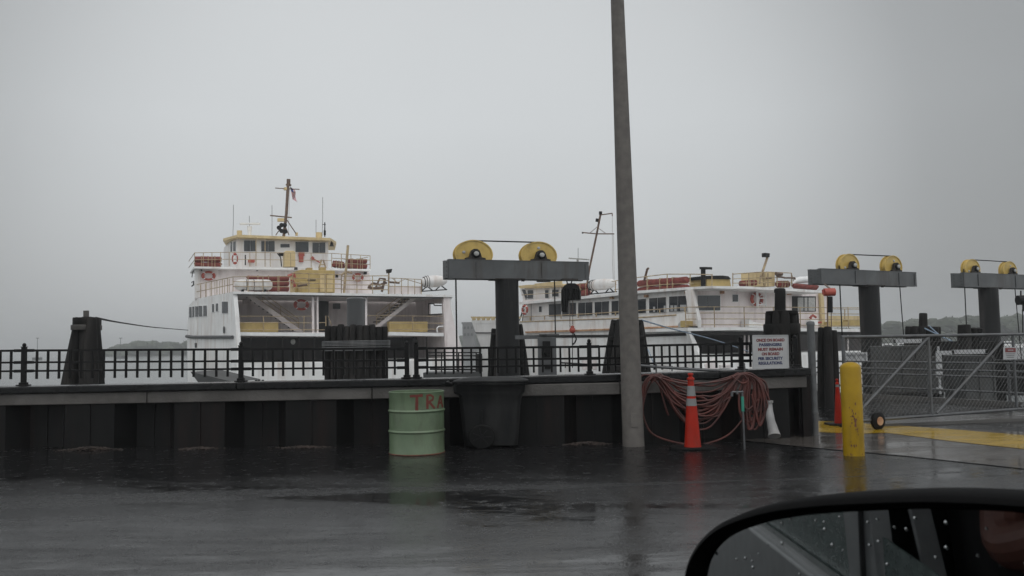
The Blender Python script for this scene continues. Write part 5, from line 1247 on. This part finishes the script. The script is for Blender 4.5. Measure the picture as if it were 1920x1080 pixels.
# ================================================================== FERRY B (right, seen from its port quarter)
C0 = P2(1303, 57); C1 = P2(1620, 66); CB = P2(975, 74)
BST = Plane(C0, C1); BSD = Plane(CB, C0)
fb = thing('car_ferry', V(((C0[0]+C1[0])/2,(C0[1]+C1[1])/2,WZL)), 'longer white ferry with a row of dark cabin windows, behind the tall pole', 'ferry', 'car ferries moored beyond the sea wall')
nb_, ub_ = BST.n, BST.d
PB('hull_side', 'hull', fb, grp(BSD, [[(884,602),(892,624),(903,655),(912,690),(916,760),(1318,760),(1316,690),(1308,660),(1291,622),(1290,611),(1190,617),(985,625),(975,604)]], .05, .3))
PB('bulwark', 'white', fb, grp(BSD, [[(975,603),(1190,595.5),(1268,590),(1280,586),(1290,589),(1291,614),(1190,620),(984,627)]], -.02, .2))
PB('bow_bulwark', 'hull', fb, grp(BSD, [[(883.5,600),(975,601.5),(975,606),(885.5,606)]], .02, .2))
PB('bow_trim', 'tan', fb, grp(BSD, [[(882.5,593.5),(975,593.5),(975,597),(884,597)]]+[[(885+k*9,597),(890+k*9,597),(890+k*9,600.5),(885+k*9,600.5)] for k in range(10)], .0, .12))
PB('rub_rail', 'rust', fb, grp(BSD, [[(984,621.5),(1100,617.5),(1190,614),(1272,610.5),(1272,613.5),(1190,617.5),(1100,621),(985,624.5)]], -.15, .16))
PB('dark_stripe', 'black', fb, grp(BSD, [[(1000,628.5),(1190,627.3),(1290,624),(1291,629.3),(1190,632.2),(1000,633.5)]], -.0, .06))
PB('bow_rope_rail', 'greysteel', fb, grp(BSD, [[(891,623),(935,623),(935,625),(892,625)]], -.05, .08))
def f(mb):
    a = V((CB[0],CB[1],0)); s_ = BSD.d; c0 = V((C0[0],C0[1],0)); c1 = V((C1[0],C1[1],0)); nn = -s_ if s_.y < 0 else s_
    bow = BSD.pt(886,650); bow.z = 0
    zt_ = BST.pt(1400,664).z
    mb.prism([V((p.x,p.y,-3.3)) for p in (c0+BSD.n*.35+nn*.4, bow+BSD.n*.35, bow+BSD.n*3+nn*4, c1+nn*34, c1+nn*20, c1+nn*.4)], V((0,0,zt_+3.3)))
PB('hull_bottom', 'hull', fb, f)
PB('transom', 'hull', fb, grp(BST, [[(1308,664),(1622,667),(1626,760),(1316,760)]], .0, .3))
PB('transom_panel', 'inner', fb, grp(BST, [[(1322,683),(1344,671),(1345,700),(1322,700)],[(1350,684),(1371,684),(1371,686),(1350,686)],[(1350,688),(1371,688),(1371,690),(1350,690)]], -.1, .1))
# car deck recess: its shade is put into the near-black back sheet
R2 = 7.0; BR = sub(BST, R2)
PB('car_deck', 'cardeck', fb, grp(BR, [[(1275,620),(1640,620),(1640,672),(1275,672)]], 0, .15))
PB('side_strake', 'hull', fb, grp(BST, [[(1290,619),(1294,619),(1312,662),(1318,700),(1309,700),(1303,660)]], -.03, .3))
for x_ in (1396,1404,1423,1450,1590): PB('car_deck_post', 'inner', fb, lambda mb: BST.line(mb, [(x_,621),(x_,664)], .8, .06))
PB('deck_beam', 'cardeck', fb, grp(BST, [[(1296,621),(1625,623),(1625,628),(1297,628)]], .4, .2))
def bslab(mb, x0,y0,x1,y1,th,dep,off): slab(mb, BST, x0,y0,x1,y1,th,dep,off)
PB('middle_deck', 'hull', fb, lambda mb: (bslab(mb,1290,614.5,1380,613.3,6,R2-.05,-.1), bslab(mb,1380,613.3,1621,617,6,R2-.05,-.1)))
# superstructure
BW = sub(BST, 3.4)
PB('aft_wall', 'inner', fb, grp(BW, [[(1303,540),(1343,539),(1400,540),(1543,546),(1552,560),(1553,616),(1303,616)]], 0, .2))
BSI = sub(BSD, .9)
PB('cabin_side', 'white', fb, grp(BSI, [[(979,569),(1140,555),(1190,548),(1300,540),(1304,541),(1304,616),(979,616)]], 0, .2))
PB('strut', 'white', fb, grp(BSD, [[(1284,545),(1296,542),(1309,600),(1309,614),(1296,614)]], .1, .3))
def f(mb):
    a = BSI.pt(981,600,.25); b_ = BW.pt(1304,600,.25); c_ = BW.pt(1552,600,.25); nn = (b_-a).normalized(); fw = -nn
    mb.prism([V((p.x,p.y,BST.pt(1400,616).z)) for p in (b_, a, a+BSD.n*9+fw*0, c_+fw*22, c_)], V((0,0,BW.pt(1350,541).z-BST.pt(1400,616).z)))
PB('cabin_mass', 'inner', fb, f)
for x0,x1,y0,y1,y2,y3 in ((1029,1051.5,570.5,569.2,593.5,592.5),(1054,1079.5,569,567.5,592.8,591.8),(1084,1110,568,566.5,592,591),(1115,1141,566.5,564.8,591,590),(1146.5,1172,564.5,563,589.8,588.8),(1177,1210.5,563,560,588.5,586.5),(1217,1248,559.3,557.2,586.5,585.5),(1254.5,1287,556.2,554.5,584.5,583)):
    fr = MB(); BSI.poly(fr, [(x0-.9,y0-.9),(x1+.9,y1-.9),(x1+.9,y3+.9),(x0-.9,y2+.9)], -.05, .05); fo = fr.build('window', 'hull', fb, smooth=0)
    gl = MB(); xm = (x0+x1)/2; ym = (y0+y1)/2; yn = (y2+y3)/2
    BSI.poly(gl, [(x0,y0),(xm-.5,ym),(xm-.5,yn),(x0,y2)], -.08, .03); BSI.poly(gl, [(xm+.5,ym),(x1,y1),(x1,y3),(xm+.5,yn)], -.08, .03); gl.build('pane', 'glass', fo, smooth=0)
BSI_s = [(1224.5,575,1228,585),(1244.5,573,1248,585),(1257,572.5,1262,583.5),(1264,572.5,1269,583.5),(1275,571.5,1286.5,582)]
for a,b_,c_,d_ in BSI_s: PB('window_poster', 'signwhite', fb, grp(BSI, [[(a,b_),(c_,b_),(c_,d_),(a,d_)]], -.11, .02))
pane(BSI, fb, 1010.5,574.5,1015,585,-.05)
pane(BW, fb, 1302.5,554,1350.5,582,-.05,1); pane(BW, fb, 1374.5,552.5,1384,565.5,-.05)
def f(mb):
    for x0,x1 in ((1496,1506.5),(1508.5,1514),(1516,1528.5)): BW.rect(mb, x0,558,x1,583,-.09,.04)
mb = MB(); BW.rect(mb, 1486,555.5,1530,584,-.06,.06); wf = mb.build('window', 'black', fb, smooth=0); PB('pane', 'hub', wf, f)  # pale panes: brightness of the sky beyond is put into their colour
PB('upper_deck', 'hull', fb, lambda mb: (
    BSD.poly(mb, [(973,566.5),(1140,551),(1190,545.5),(1290,538.2),(1337,536),(1337,540.5),(1290,543),(1190,550.5),(1140,556),(974,571)], .25, 2.0),
    bslab(mb,1335,536.2,1400,536.8,4.6,6,1.2), bslab(mb,1400,536.8,1546,545,4.6,6,1.2)))
def f(mb):
    for x_, y_ in ((1021,565),(1145,558),(1209,555),(1285,548),(1356,548),(1482,550)):
        (BSI if x_ < 1300 else BW).rect(mb, x_-2, y_-2.5, x_+2.5, y_+2.5, -.25, .24)
PB('wall_lamp', 'rust', fb, f)
# ladder, rings, lockers
PB('ladder', 'whiteclean', fb, lambda mb: (BW.line(mb, [(1419.5,541),(1420.5,578)],-.6,.10,8), BW.line(mb, [(1435,541),(1435.5,575)],-.6,.07,8), [BW.line(mb, [(1420,y_),(1435,y_)],-.6,.05) for y_ in (547,559,571)]))
BW.ring('life_ring', 1419,561,14,13, -.3, 'red life ring behind the white ladder on the right hand ferry', 'life rings on the ferries')
BSI.ring('life_ring', 984,581,5.5,9.5, -.9, 'orange life ring at the bow end of the right hand ferry', 'life rings on the ferries')
PB('tan_locker', 'yellow', fb, grp(BST, [[(1285,601),(1304,602),(1304,613.5),(1285,613.5)]], .3, .5), bevel=.02)
PB('cleat_plate', 'black', fb, grp(BST, [[(1292,611.5),(1317,611.5),(1313,613),(1308,614.3),(1300,614.3)]], -.12, .15))
PB('side_lamp', 'hub', fb, lambda mb: mb.lathe(BSD.pt(1277,610,-.1), [(.22,.1),(.22,-.08),(.14,-.12)], 16, BSD.d, z_, BSD.n))
PB('fire_hose_reel', 'ringred', fb, lambda mb: (BW.line(mb, [(1519,596),(1524,591),(1530,595)],-.4,.09,6), BW.line(mb, [(1520,599),(1521,592)],-.4,.08), BW.rect(mb, 1534,603,1541,606,-.6,.3)))
PB('aft_strut', 'tan', fb, grp(BW, [[(1538,548),(1544,550),(1548,616),(1542,616)]], -.3, .2))
PB('deck_hatch', 'whiteclean', fb, lambda mb: (BW.poly(mb, [(1405,598),(1411,603),(1430,607),(1430,613),(1404,613)], -.9, .8), BW.rect(mb, 1520,600,1534,612,-.9,.5)), bevel=.03)
PB('aft_bench', 'yellow', fb, grp(BST, [[(1556,603),(1590,603),(1590,612),(1556,612)],[(1592,600),(1621,601),(1621,612),(1592,612)]], 2.0, .6))
PB('aft_bulwark', 'tan', fb, grp(BST, [[(1553,592),(1621,592.5),(1621,603),(1553,603)]], 5.5, .15))
def f(mb):
    for k, y_ in enumerate((575.5,587,598,609)): BST.line(mb, [(1285,y_+.4),(1330,y_-.2),(1400,y_),(1621,y_+1.8)], -.0, .032)
    for x_ in (1285,1339,1395,1450,1500,1552,1590,1620): BST.line(mb, [(x_,575.5),(x_+1,614.5)], .0, .036)
    BST.line(mb, [(1555,579),(1621,580)], 4, .03); BST.line(mb, [(1584,580),(1584,612)], 4, .05)
PB('stern_rail', 'tanrail', fb, f)
def f(mb):
    BSD.line(mb, [(975,594.5),(1100,588.5),(1190,583),(1290,576)], .2, .04)
    for x_ in (994,1021,1052,1084,1118,1154,1180,1237,1284): y_ = 594.5-(x_-975)*.0587; BSD.line(mb, [(x_,y_),(x_,y_+8)], .2, .055)
    BSD.line(mb, [(975,603.5),(1190,596),(1268,590.5)], -.03, .05)
PB('bulwark_rail', 'tanrail', fb, f)
def f(mb):
    BSI.line(mb, [(1152,527),(1190,521),(1250,514),(1300,514),(1336,515)], .2, .035); BSI.line(mb, [(1152,543),(1190,538),(1250,533),(1300,531)], .2, .03)
    for x_, a_, b_ in ((1154,527,548),(1213,518.5,545),(1251,514,541),(1294,514,538),(1335,515,536)): BSI.line(mb, [(x_,a_),(x_,b_)], .2, .04)
    BST.line(mb, [(1374,514),(1420,510.5),(1440,510),(1484,512),(1490,537)], 1.6, .035); BST.line(mb, [(1374,523),(1420,521),(1486,520)], 1.6, .03); BST.line(mb, [(1374,531),(1490,529)], 1.6, .03)
    for x_ in (1374,1404,1440,1457,1484): BST.line(mb, [(x_,512),(x_,537)], 1.6, .04)
    BSI.line(mb, [(978,553),(1060,548)], .2, .03); BSI.line(mb, [(978,541),(1000,538),(1040,536),(1152,527)], .3, .03)
    for x_ in (1062,1080,1098): BSI.line(mb, [(x_,532),(x_,560)], .2, .03)
PB('upper_rail', 'tanrail', fb, f)
# funnel etc
PB('exhaust_stack', 'black', fb, lambda mb: (BSI.line(mb, [(1318.5,540),(1318.5,505)], 2.2, .17, 16), BSI.rect(mb, 1311.5,500.5,1326,505,2.0,.5)))
PB('engine_casing', 'yellow', fb, grp(BST, [[(1325,521),(1360,521),(1369,524),(1371,537),(1325,537)]], 2.2, 1.8), bevel=.03)
PB('casing_top', 'black', fb, grp(BST, [[(1323,517),(1355,516.5),(1366,518),(1371,523.5),(1323,523)]], 2.1, 2.0))
PB('tan_house', 'tan', fb, grp(BST, [[(1417,510.5),(1455,510.5),(1453,517),(1453,537),(1418,537)]], 2.4, 1.5), bevel=.03)
PB('signal_mast', 'tanrail', fb, lambda mb: (BST.line(mb, [(1430,509),(1439,482)], 2.0, .09, 8), BST.line(mb, [(1430,509),(1434,537)], 1.9, .1, 8), BST.line(mb, [(1428,511),(1424,532)], 1.9, .07)))
PB('mast_lamp', 'black', fb, grp(BST, [[(1435,474),(1443.5,475),(1443,482),(1435,481.5)]], 1.8, .35))
PB('deck_gear', 'maststeel', fb, lambda mb: (BST.line(mb, [(1455,513),(1466,514)], 1.5,.14), BST.line(mb, [(1456,517),(1472,521),(1490,521),(1491,524)], 1.5,.07), BST.line(mb, [(1437,521),(1446,521)], 2.3,.08)))
PB('bow_davit', 'maststeel', fb, lambda mb: BSI.line(mb, [(1208,526),(1213.5,505),(1216,503)], .8, .09))
redroll(BSI, 1197,532,1290,525.5,.27, 1.0, 'long double red covered float on the upper deck just right of the tall pole', 2)
redroll(BSI, 1058,541,1104,536,.27, 1.2, 'red covered float between the ferry wheelhouse and the white pod', 2)
redroll(BST, 1388,532,1417,530,.22, 2.2, 'short red covered float left of the tan deck house of the right hand ferry', 1)
redroll(BST, 1457,533,1478,533,.25, 2.2, 'short dark red float right of the tan deck house of the right hand ferry', 1)
pod(BSI, ((1104,536),(1156,530.5),10.5), .5, 'white rescue pod left of the tall pole on the right hand ferry')
t = thing('covered_boat', BST.pt(1510,540,1.5), 'small inflatable boat under white cover at the stern of the right hand ferry', 'inflatable boat')
mb = MB(); a = BST.pt(1487,536,1.5); b_ = BST.pt(1534,539.5,1.5); mb.tube([a, a+(b_-a)*.05, a+(b_-a)*.9, b_+z_*.1], [.12,.2,.2,.08], 12); mb.build('tube', 'red', t)
mb = MB(); q = [BST.pt(x_,y_,1.6) for x_,y_ in ((1486,532),(1490,527),(1500,525),(1512,524),(1524,523.5),(1536,526),(1544,531))]; mb.tube(q, [.08,.22,.26,.24,.28,.25,.1], 14); mb.build('cover', 'whiteclean', t)
# wheelhouse at the bow
PB('wheelhouse', 'white', fb, grp(BSI, [[(985,541),(1052,538),(1054,562),(988,568)]], 1.0, 3.4))
PB('wheelhouse_front', 'white', fb, grp(BSI, [[(975,542),(979,542),(987,567),(982,567)]], 1.0, 3.4))
pane(BSI, fb, 989,544,999,560,.92,0,0); pane(BSI, fb, 1022,544,1028,559,.92); pane(BSI, fb, 1035,543,1047,556,.92)
PB('wheelhouse_front_window', 'glass', fb, grp(BSI, [[(978,543),(983,543),(990,559),(986,560)]], .92, .06))
PB('wheelhouse_roof', 'tan', fb, grp(BSI, [[(971,536),(990,534),(1054,532),(1056,538),(975,541)]], .6, 4.4))
PB('name_board', 'tan', fb, grp(BSI, [[(1002,532),(1053,526.5),(1053,537),(1002,541)]], .4, .08))
PB('roof_box', 'black', fb, grp(BSI, [[(1006,524),(1019,523),(1019,528.5),(1006,529)]], 2.0, .8))
PB('stay_frame', 'pylon', fb, lambda mb: (BSI.line(mb, [(974,601),(984,569),(987,567)], -.5, .05), BSI.line(mb, [(985,568),(996,568),(996,601)], -.5, .03), BSI.line(mb, [(975,598),(983,580),(979,604)], -.5, .04)))
BM_ = sub(BSD, 4.0)
PB('mast', 'maststeel', fb, lambda mb: (BM_.line(mb, [(1099,545),(1105,505),(1119,438),(1126,402)], 0, .085, 8), BM_.line(mb, [(1126,403),(1148,400),(1148,405)], 0, .05), BM_.line(mb, [(1092.5,436),(1119,438.5),(1151,438.5)], 0, .055), BM_.line(mb, [(1106,437),(1119,426),(1135,437)], 0, .025), BM_.line(mb, [(1148,403),(1148,480),(1150,530)], 0, .012, 4), BM_.line(mb, [(1150,440),(1152,530)], 0, .012, 4)))
PB('mast_lamp', 'black', fb, lambda mb: (BM_.line(mb, [(1120,416),(1121,410)], 0, .17, 8), BM_.line(mb, [(1126,402.5),(1126,396.5)], 0, .14, 10), BM_.line(mb, [(1092.5,435),(1092.5,438)], 0, .08)))
PB('radar', 'hub', fb, lambda mb: (BM_.poly(mb, [(1066,483),(1101,485.5),(1101,488),(1066,485.5)], 0, .25), BM_.line(mb, [(1083,487),(1083,500)], .1, .1, 8)))
PB('whip_antenna', 'pipe', fb, lambda mb: (BM_.line(mb, [(1084,465),(1084,485)], 0, .02, 4),))
# ================================================================== THE CAR WE SIT IN (open window, wing mirror)
car = thing('car', V((-.6,-.3,0)), 'dark car with wet black wing mirror in the near right corner', 'car')
M['carblack'] = mat('mirror_housing_black', (.004,.004,.0045), (.003,.003,.003), 5, .7, bump=.05, bscale=200, spec=.05)
M['carpaint'] = mat('car_paint_grey', (.24,.245,.25), (.19,.195,.2), 20, .3, coat=.5)
M['carint'] = mat('car_interior', (.02,.02,.021), (.014,.014,.015), 5, .8)
M['chrome'] = mat('chrome_strip', (.6,.6,.6), None, 5, .15, metal=1)
M['skin'] = mat('skin', (.15,.065,.05), (.11,.045,.035), 12, .5)
M['carpaint'].node_tree.nodes['Principled BSDF'].inputs['Coat Roughness'].default_value = .15
M['cloth'] = mat('dark_cloth', (.03,.035,.045), None, 12, .9)
def rainglass(name, col, rough):
    m = mat(name, col, tuple(x*.7 for x in col), 30, rough); nt = m.node_tree; N = nt.nodes; L = nt.links
    tc = N.new('ShaderNodeTexCoord'); vo = N.new('ShaderNodeTexVoronoi'); vo.inputs['Scale'].default_value = 90; L.new(tc.outputs['Object'], vo.inputs['Vector'])
    r_ = N.new('ShaderNodeMapRange'); r_.inputs['From Min'].default_value = 0; r_.inputs['From Max'].default_value = .35; r_.inputs['To Min'].default_value = 1; r_.inputs['To Max'].default_value = 0
    L.new(vo.outputs['Distance'], r_.inputs['Value']); bp = N.new('ShaderNodeBump'); bp.inputs['Strength'].default_value = .8; bp.inputs['Distance'].default_value = .004
    L.new(r_.outputs[0], bp.inputs['Height']); L.new(bp.outputs[0], N['Principled BSDF'].inputs['Normal']); return m
M['wetglass'] = rainglass('wet_side_glass', (.12,.155,.15), .25)
mg = bpy.data.materials.new('mirror_glass'); mg.use_nodes = True; b = mg.node_tree.nodes['Principled BSDF']
b.inputs['Base Color'].default_value = (.52,.54,.54,1); b.inputs['Metallic'].default_value = 1; b.inputs['Roughness'].default_value = .02; M['mirror'] = mg
nt = mg.node_tree; N = nt.nodes; L = nt.links; tc = N.new('ShaderNodeTexCoord'); vo = N.new('ShaderNodeTexVoronoi'); vo.inputs['Scale'].default_value = 170; L.new(tc.outputs['Object'], vo.inputs['Vector'])
r_ = N.new('ShaderNodeMapRange'); r_.inputs['From Max'].default_value = .3; r_.inputs['To Min'].default_value = 1; r_.inputs['To Max'].default_value = 0; L.new(vo.outputs['Distance'], r_.inputs['Value'])
vc = N.new('ShaderNodeSeparateColor'); L.new(vo.outputs['Color'], vc.inputs[0]); gt = N.new('ShaderNodeMath'); gt.operation = 'GREATER_THAN'; gt.inputs[1].default_value = .84; L.new(vc.outputs[0], gt.inputs[0])
ml = N.new('ShaderNodeMath'); ml.operation = 'MULTIPLY'; L.new(gt.outputs[0], ml.inputs[0]); L.new(r_.outputs[0], ml.inputs[1])
bp = N.new('ShaderNodeBump'); bp.inputs['Strength'].default_value = 1; bp.inputs['Distance'].default_value = .0006; L.new(ml.outputs[0], bp.inputs['Height']); L.new(bp.outputs[0], b.inputs['Normal'])
MC = W(1640,1050,.78); dI = (MC-CAM).normalized(); rO = V((-1.047,-.43*1.0,0)).normalized(); rO = V((rO.x,rO.y,dI.z)).normalized()
mn = (rO-dI).normalized(); mn.z = 0; mn.normalize()
def mp(px, py, o=0):
    r_ = ray(px,py); q = MC+mn*o; return CAM + r_*((q-CAM).dot(mn)/r_.dot(mn))
outer = [(1290,1090),(1301,1045),(1328,1003),(1370,971),(1440,947),(1520,934),(1620,927),(1760,923),(1920,930),(2010,945),(2062,990),(2075,1080),(2060,1160),(2010,1220),(1900,1250),(1700,1262),(1500,1262),(1380,1240),(1320,1195),(1292,1140)]
outer = [tuple(p) for p in spline(outer+[outer[0]], 5)[:-1]]
cx_, cy_ = 1680, 1095
def inset(k): 
    out = []
    n = len(outer)
    for i in range(n):
        a = V((*outer[i-1],0)); c_ = V((*outer[(i+1)%n],0)); tng = (c_-a).normalized(); nn = V((-tng.y,tng.x,0)); p = V((*outer[i],0))
        if nn.dot(V((cx_,cy_,0))-p) < 0: nn = -nn
        out.append((p+nn*k)[:2])
    return out
loops = [([mp(*p) for p in inset(31)], 0), ([mp(*p) for p in inset(29)], .0), ([mp(*p) for p in inset(25)], .012), ([mp(*p) for p in inset(12)], .02), ([mp(*p) for p in inset(3)], .012), ([mp(*p) for p in outer], -.012)]
n = len(outer); vs = []; fs = []
ctr = mp(cx_, cy_)
for li, (lp, o_) in enumerate(loops): vs += [p+mn*o_ for p in lp]
for sc_, o_ in ((.97,-.05),(.85,-.10),(.55,-.14),(.15,-.155)): vs += [ctr+(p-ctr)*sc_+mn*o_ for p in loops[-1][0]]
for i in range(9):
    for j in range(n): fs.append((i*n+j, i*n+(j+1)%n, (i+1)*n+(j+1)%n, (i+1)*n+j))
fs.append(tuple(9*n+j for j in range(n)))
mb = MB(); mb.add(vs, fs); wm = mb.build('wing_mirror', 'carblack', car, smooth=50)
mb = MB(); mb.prism([p+mn*.001 for p in loops[0][0]], -mn*.003); mb.build('mirror_glass', 'mirror', wm, smooth=0)
# flank, window opening, pillars
YF = .35
def fl(x0,z0,x1,z1,y=YF,th=.03): 
    mb = MB(); mb.box(((x0+x1)/2,y-th/2,(z0+z1)/2),(abs(x1-x0),th,abs(z1-z0))); return mb
mb = MB(); mb.prism([V((-3.2,YF+.06,.35)),V((1.6,YF+.06,.35)),V((1.6,YF+.04,.93)),V((-3.2,YF+.04,.93))], V((0,-.06,0))); mb.build('door_skin', 'carpaint', car, bevel=.01)
mb = MB(); mb.bar(V((-3.0,YF+.005,.935)), V((.9,YF+.005,.935)), .02, .022); mb.build('window_trim', 'chrome', car)
mb = MB(); mb.prism([V((-.70,YF,.93)),V((-.86,YF,.93)),V((-.98,YF,1.62)),V((-.84,YF,1.62))], V((0,-.04,0))); mb.prism([V((-1.82,YF,.93)),V((-1.95,YF,.93)),V((-2.15,YF,1.6)),V((-2.0,YF,1.6))], V((0,-.04,0))); mb.prism([V((.95,YF,.93)),V((1.05,YF,.93)),V((.62,YF,1.7)),V((.55,YF,1.7))], V((0,-.04,0))); mb.build('pillar', 'carpaint', car, smooth=0)
mb = MB(); mb.box((-.775,YF+.006,1.2),(.006,.01,.6)); mb.build('pillar_gap', 'carint', car, smooth=0)
mb = MB(); mb.prism([V((-.86,YF-.01,.93)),V((-1.80,YF-.01,.93)),V((-1.98,YF-.01,1.6)),V((-.98,YF-.01,1.6))], V((0,-.005,0))); mb.prism([V((-1.97,YF-.01,.93)),V((-3.0,YF-.01,.93)),V((-2.6,YF-.01,1.6)),V((-2.15,YF-.01,1.6))], V((0,-.005,0))); mb.build('rear_glass', 'wetglass', car, smooth=0)
mb = MB(); mb.prism([V((.9,YF-.012,.93)),V((-.70,YF-.012,.93)),V((-.71,YF-.012,1.085)),V((-.3,YF-.012,1.055)),V((.8,YF-.012,1.04))], V((0,-.005,0))); mb.build('front_glass', 'wetglass', car, smooth=0)
mb = MB(); mb.tube([V((-1.15,YF+.07,.84)),V((-1.10,YF+.10,.85)),V((-1.0,YF+.10,.85)),V((-.95,YF+.07,.84))], .014, 8); mb.build('door_handle', 'carpaint', car)
mb = MB(); mb.box((-.9,-.35,1.74),(4.0,1.5,.05)); mb.box((-.9,YF-.03,1.70),(4.0,.06,.06)); mb.build('roof', 'carpaint', car, bevel=.02)
mb = MB(); mb.box((-.9,-1.1,1.05),(4.2,.04,1.4)); mb.box((-3.0,-.35,1.1),(.04,1.5,1.3)); mb.box((1.5,-.35,.8),(.04,1.5,.9)); mb.box((-.8,-.35,.33),(4.4,1.5,.05)); mb.build('cabin_lining', 'carint', car, smooth=0)
def seat(x, y):
    mb = MB(); mb.box((x,y,.62),(.5,.5,.2)); mb.hexa([V((x-.32,y-.24,.65)),V((x-.18,y-.24,.65)),V((x-.38,y-.22,1.30)),V((x-.50,y-.22,1.30)),V((x-.32,y+.24,.65)),V((x-.18,y+.24,.65)),V((x-.38,y+.22,1.30)),V((x-.50,y+.22,1.30))]); mb.box((x-.46,y,1.42),(.1,.26,.18)); mb.build('seat', 'carint', car, bevel=.04)
seat(-.45,-.1); seat(-1.4,-.1)
mb = MB(); mb.bar(V((-.80,YF-.06,1.5)), V((-.62,YF-.10,.9)), .045, .01); mb.build('seat_belt', 'carpaint', car, smooth=0)
# photographer (only seen in the mirror)
def skin_chain(name, pts, edges, m_, parent=None, sub=2):
    me = bpy.data.meshes.new(name); me.from_pydata([p[:3] for p in pts], edges, []); o = bpy.data.objects.new(name, me); COL.objects.link(o)
    sk = o.modifiers.new('skin', 'SKIN'); o.modifiers.new('sub', 'SUBSURF').levels = sub; o.modifiers['sub'].render_levels = sub
    for i, p in enumerate(pts): me.skin_vertices[0].data[i].radius = (p[3], p[3]*(p[4] if len(p) > 4 else 1))
    me.skin_vertices[0].data[0].use_root = True; me.materials.append(M[m_]); o.parent = parent
    return o
pr = thing('person', V((0,0,0)), 'person in dark clothes holding up the camera, seen dimly in the wing mirror', 'person')
bx0 = -.62
pts = [(bx0,-.12,.72,.15),(bx0-.04,-.12,.95,.14),(bx0-.06,-.12,1.18,.17),(bx0-.05,-.12,1.32,.09),(bx0-.03,-.12,1.40,.055),(bx0,-.12,1.47,.075),(bx0+.01,-.12,1.56,.085),(bx0+.01,-.12,1.63,.06),
 (bx0-.05,.06,1.30,.07),(bx0+.12,.20,1.10,.052),(bx0+.32,.14,1.20,.042),(bx0+.46,.07,1.30,.03),(bx0-.05,-.30,1.30,.07),(bx0+.12,-.40,1.10,.05),(bx0+.38,-.22,1.30,.04),(bx0+.50,-.12,1.38,.03),
 (bx0+.25,.02,.70,.10),(bx0+.5,.02,.62,.07),(bx0+.25,-.28,.70,.10),(bx0+.5,-.28,.62,.07)]
ed = [(0,1),(1,2),(2,3),(3,4),(4,5),(5,6),(6,7),(3,8),(8,9),(9,10),(10,11),(3,12),(12,13),(13,14),(14,15),(0,16),(16,17),(0,18),(18,19)]
skin_chain('body', pts, ed, 'skin', pr)
pts = [(bx0,-.12,.72,.16),(bx0-.04,-.12,.95,.155),(bx0-.06,-.12,1.18,.185),(bx0-.05,-.12,1.31,.11),(bx0-.05,.06,1.30,.082),(bx0+.02,.12,1.21,.07),(bx0-.05,-.30,1.30,.082),(bx0+.02,-.35,1.22,.07),(bx0+.25,.02,.70,.115),(bx0+.52,.02,.62,.085),(bx0+.25,-.28,.70,.115),(bx0+.52,-.28,.62,.085)]
ed = [(0,1),(1,2),(2,3),(3,4),(4,5),(3,6),(6,7),(0,8),(8,9),(0,10),(10,11)]
skin_chain('clothes', pts, ed, 'cloth', pr)
for k, (dy, dzz, ln) in enumerate(((.0,.03,.085),(.0,.01,.095),(.0,-.012,.09),(.0,-.033,.07),(-.03,.05,.06))):
    b0_ = V((bx0+.47,.06,1.305+dzz)); pts = [(*b0_,.012),(b0_.x+ln*.5,b0_.y+.005+dy*.4,b0_.z+.012,.010),(b0_.x+ln*.85,b0_.y-.015,b0_.z+.014,.009),(b0_.x+ln,b0_.y-.035,b0_.z+.01,.008)]
    skin_chain('finger', pts, [(0,1),(1,2),(2,3)], 'skin', pr, 1)

# ================================================================== HAZE
mb = MB(); z0, z1 = -5.2, 32; mb.box((0, 750, (z0+z1)/2), (3100, 1700*1+1900, z1-z0))
hz = mb.build('haze', 'land', smooth=0); hz['kind'] = 'stuff'
mh = bpy.data.materials.new('haze'); mh.use_nodes = True; nt = mh.node_tree; nt.nodes.clear()
out = nt.nodes.new('ShaderNodeOutputMaterial'); pv = nt.nodes.new('ShaderNodeVolumePrincipled'); pv.inputs['Density'].default_value = HAZE; pv.inputs['Color'].default_value = (.93,.95,.96,1); pv.inputs['Anisotropy'].default_value = .2
nt.links.new(pv.outputs[0], out.inputs['Volume']); hz.data.materials.clear(); hz.data.materials.append(mh)
hz['label'] = 'thin grey rain haze filling the air over the harbour'
